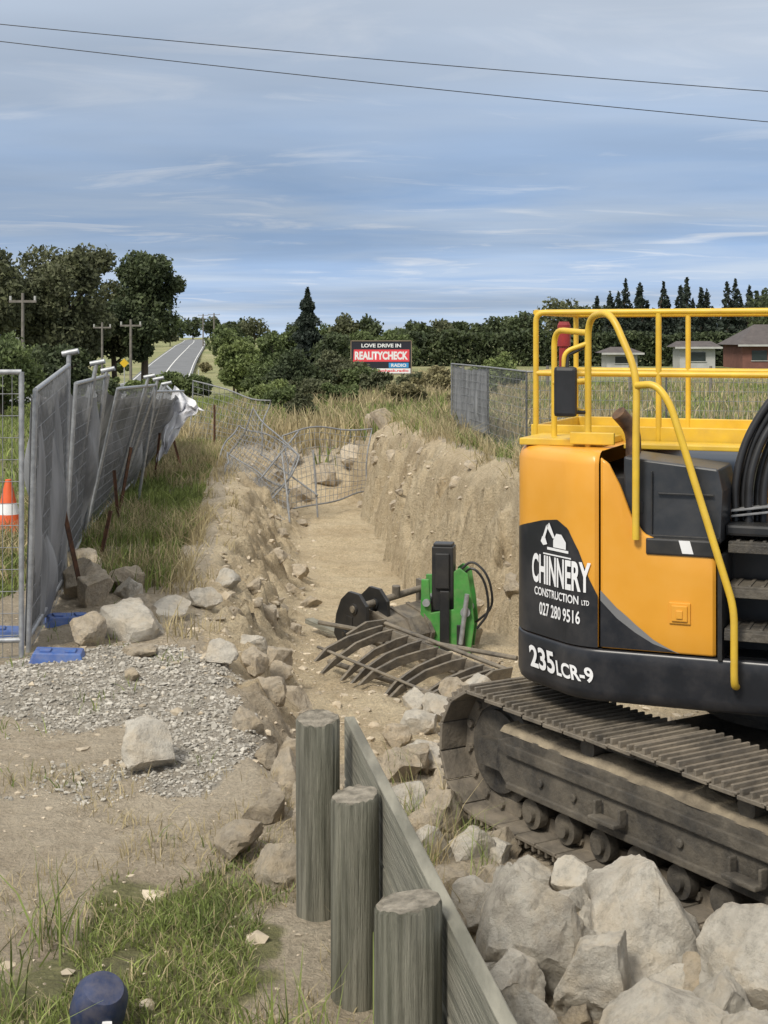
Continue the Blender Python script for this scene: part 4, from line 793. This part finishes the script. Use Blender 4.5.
def row(x0,x1,y,hs,step,leafs,kind,nl,ls,zc=0,seed0=100,gap=4.5):
    x=x0;k=0
    while x<x1:
        h=R2.uniform(*hs); y1=y+R2.uniform(-6,6)
        if abs(x-roadx(y1*K))>gap+h*.35: tree(x,y1,h,h*(R2.uniform(.38,.52) if kind=='cone' else R2.uniform(.8,1.1)),R2.choice(leafs),nl,ls,'dark conifer in the distant tree line' if kind=='cone' else 'rounded tree in the distant tree line',seed0+k,z=Hs(x,y1*K)+zc,kind=kind,bot=.05,group='distant tree line')
        x+=R2.uniform(.7,1.3)*step;k+=1
row(-70,-30,215,(5.5,9),4.0,['leafmd','leafdk','leafol'],'round',1500,.42,gap=2.0)
row(-95,-50,330,(7,11),6,['leafmd','leafdk'],'round',1200,.6,seed0=900,gap=-10)
row(-28,24,150,(4.6,7.6),4.0,['leafmd','leafdk','leafol'],'round',1800,.36,seed0=200)
row(24,42,140,(8.0,11),4.0,['leafdk','leafol','leafmd'],'round',2400,.36,seed0=300)
row(36,62,140,(8.5,12.5),1.2,['leafpn'],'cone',1300,.34,seed0=400)
row(38,62,150,(7,9.5),3.4,['leafpn'],'round',2000,.36,seed0=450)
row(60,84,135,(9,12),5.0,['leafdk','leafpn'],'round',2200,.36,seed0=500)
# ---------------------------------------------------------------- POLES, WIRES
def upole(x,y0,top,arm,w,label='weathered timber utility pole with cross arm'):
    y=y0*K; z=Hs(x,y); T=thing('utility_pole',(x,y,z),label,'utility pole','utility poles'); h=top-z
    mb=MB(); mb.tube([(0,0,-.3),(0,0,h)],[w,w*.75],10); mb.obj('pole','pole',T,smooth=True)
    mb=MB(); mb.box((0,0,h-.35),(arm,.1,.1))
    if arm>1.6: mb.box((0,0,h-1.1),(arm*.7,.1,.1))
    mb.obj('cross_arm','pole',T)
    for k in (-.45,0,.45): mb=MB(); mb.cyl((k*arm,0,h-.3),(k*arm,0,h-.12),.05,seg=8); mb.obj('insulator','whitewall',T)
    return T,h
T,h=upole(-15.3,36,4.95,1.15,.08); mb=MB(); mb.box((-.1,-.15,h-2.5),(.45,.2,.4)); mb.box((-.25,-.15,h-2.0),(.25,.15,.25)); mb.obj('meter_box','whitewall',T)
upole(-18.9,57,4.1,1.2,.09); upole(-14.3,48,4.1,1.2,.09); upole(-35,175,8.2,2.4,.18); upole(-41.5,195,8.6,2.4,.18)
def wire(z0,z1,y0):
    mb=MB(); mb.tube([(lerp(-26,26,t),y0*K,lerp(z0,z1,t)-.35*4*t*(1-t)) for t in [i/30 for i in range(31)]],.013,6); tag(mb.obj('power_line','hose',smooth=True),'black overhead power line crossing the sky','power line','overhead power lines')
wire(13.85,9.3,25); wire(13.6,8.15,25)
T=thing('road_sign',(-22.3,73*K,-1.2),'small yellow warning sign on a white post','road sign'); mb=MB(); mb.cyl((0,0,-.5),(0,0,2.4),.05,seg=8); mb.obj('post','whitewall',T)
mb=MB(); mb.prism([(0,-.05,1.7),(.4,-.05,2.1),(0,-.05,2.5),(-.4,-.05,2.1)],(0,-.02,0)); mb.obj('sign_plate','signy',T)
for y in (80,95,60,110):
    x=roadx(y*K)+4.4; mb=MB(); mb.box((0,0,.5),(.14,.05,1.2)); mb.box((0,-.03,.95),(.12,.02,.1)); tag(mb.obj('marker_post','whitewall',loc=(x,y*K,Hs(x,y*K)),bevel=.01),'white roadside marker post on the verge','marker post','roadside marker posts')
def house(x,y0,w,d,hw,hr,wallm,roofm,label,name='house',wins=3,rz=0,hip=True):
    y=y0*K; T=thing(name,(x,y,Hs(x,y)-.1),label,name,rot=(0,0,rz))
    mb=MB(); mb.box((0,0,hw/2),(w,d,hw)); mb.obj('wall',wallm,T)
    mb=MB(); e=.5; i=w*.22 if hip else 0; z=hw+.02
    vs=[(-w/2-e,-d/2-e,z),(w/2+e,-d/2-e,z),(w/2+e,d/2+e,z),(-w/2-e,d/2+e,z),(-w/2+i,0,z+hr),(w/2-i,0,z+hr)]
    mb.add(vs,[(0,1,5,4),(2,3,4,5),(1,2,5),(3,0,4),(3,2,1,0)]); mb.box((0,-d/2-e-.04,z-.06),(w+2*e,.08,.16),mi=1); mb.obj('roof',[roofm,'whitewall'],T)
    for k in range(wins):
        xx=-w/2+w*(k+.5)/wins; mb=MB(); mb.box((xx,-d/2-.02,hw*.58),(w/wins*.45,.05,hw*.4)); wo=mb.obj('window','glass',T); mb=MB(); mb.box((xx,-d/2-.03,hw*.36),(w/wins*.5,.09,.06)); mb.obj('sill','whitewall',wo)
house(34.6,74,8.5,7,2.1,1.75,'brick','roof','low red brick house with dark tiled roof',wins=3)
house(26.6,73,3.0,3,1.9,.5,'whitewall','roof','small white shed beside the hedge','shed',1,hip=False)
house(20.2,73,2.6,3,1.4,.5,'whitewall','roof','small grey garden shed beside the hedge','shed',1)
# ---------------------------------------------------------------- WORLD
w=bpy.data.worlds.new('World'); SC.world=w; w.use_nodes=True; nt=w.node_tree; bg=nt.nodes['Background']
SE,SR=rad(48),rad(215)
sky=N(nt,'ShaderNodeTexSky',sky_type='NISHITA'); sky.sun_disc=False; sky.sun_elevation=SE; sky.sun_rotation=SR; sky.air_density=1.2; sky.dust_density=2
t=N(nt,'ShaderNodeTexCoord'); sp=N(nt,'ShaderNodeSeparateXYZ'); nt.links.new(t.outputs['Generated'],sp.inputs[0])
zc=mth(nt,'MAXIMUM',sp.outputs[2],0.0); dn=mth(nt,'ADD',zc,.053)
cb_=N(nt,'ShaderNodeCombineXYZ'); nt.links.new(mth(nt,'DIVIDE',sp.outputs[0],dn),cb_.inputs[0]); nt.links.new(mth(nt,'DIVIDE',sp.outputs[1],dn),cb_.inputs[1])
mp=N(nt,'ShaderNodeMapping'); mp.inputs['Scale'].default_value=(.30,.44,1); mp.inputs['Rotation'].default_value=(0,0,rad(-6)); mp.inputs['Location'].default_value=(3.1,1.2,0); nt.links.new(cb_.outputs[0],mp.inputs['Vector'])
n1=noisen(nt,mp.outputs[0],1.3,7,.55,.5); n2=noisen(nt,mp.outputs[0],3.6,7,.6,.8)
el=ramp(nt,zc,[(0.0,(.50,.64,.85)),(.042,(.37,.52,.77)),(.09,(.30,.45,.71)),(.15,(.39,.51,.71)),(.21,(.50,.59,.73)),(.5,(1.0,1.0,1.0))])
cl_=ramp(nt,n1,[(.40,0),(.66,.75)]); wh=ramp(nt,zc,[(0,(.66,.74,.84)),(.12,(.48,.58,.74)),(.24,(.64,.70,.79)),(.5,(1.0,1.0,1.0))])
c0=mixc(nt,cl_,el,wh)
st=mth(nt,'MULTIPLY',ramp(nt,n2,[(.55,0),(.74,.85)]),ramp(nt,zc,[(0,.6),(.06,1),(.12,.7),(.24,.35)]))
c0=mixc(nt,st,c0,(.76,.80,.87))
dk=ramp(nt,noisen(nt,mp.outputs[0],.8,5,.5),[(.35,.80),(.6,1.10)]); c0=mixc(nt,1.0,c0,dk,'MULTIPLY')
sc=N(nt,'ShaderNodeVectorMath',operation='SCALE'); nt.links.new(c0,sc.inputs[0]); sc.inputs['Scale'].default_value=10.0
mixed=mixc(nt,.92,sky.outputs[0],sc.outputs[0]); nt.links.new(mixed,bg.inputs['Color']); bg.inputs['Strength'].default_value=.1
L=bpy.data.lights.new('sun','SUN'); L.energy=3.4; L.angle=rad(14); L.color=(1,.94,.84); so=link(bpy.data.objects.new('sun',L))
sd=Vector((-.50,-.72,0)).normalized()*math.cos(SE)+Vector((0,0,math.sin(SE))); so.rotation_euler=sd.to_track_quat('Z','Y').to_euler()
# ---------------------------------------------------------------- CAMERA
cam=bpy.data.cameras.new('camera'); co=link(bpy.data.objects.new('camera',cam)); co.location=(0,0,CZ); co.rotation_euler=(rad(90),0,0)
cam.sensor_fit='VERTICAL'; cam.sensor_height=36; cam.lens=F/1024*36; cam.shift_y=-174/1024; cam.clip_end=4000; cam.clip_start=.05
SC.camera=co
SC.view_settings.view_transform='Standard'; SC.view_settings.look='None'; SC.view_settings.exposure=0
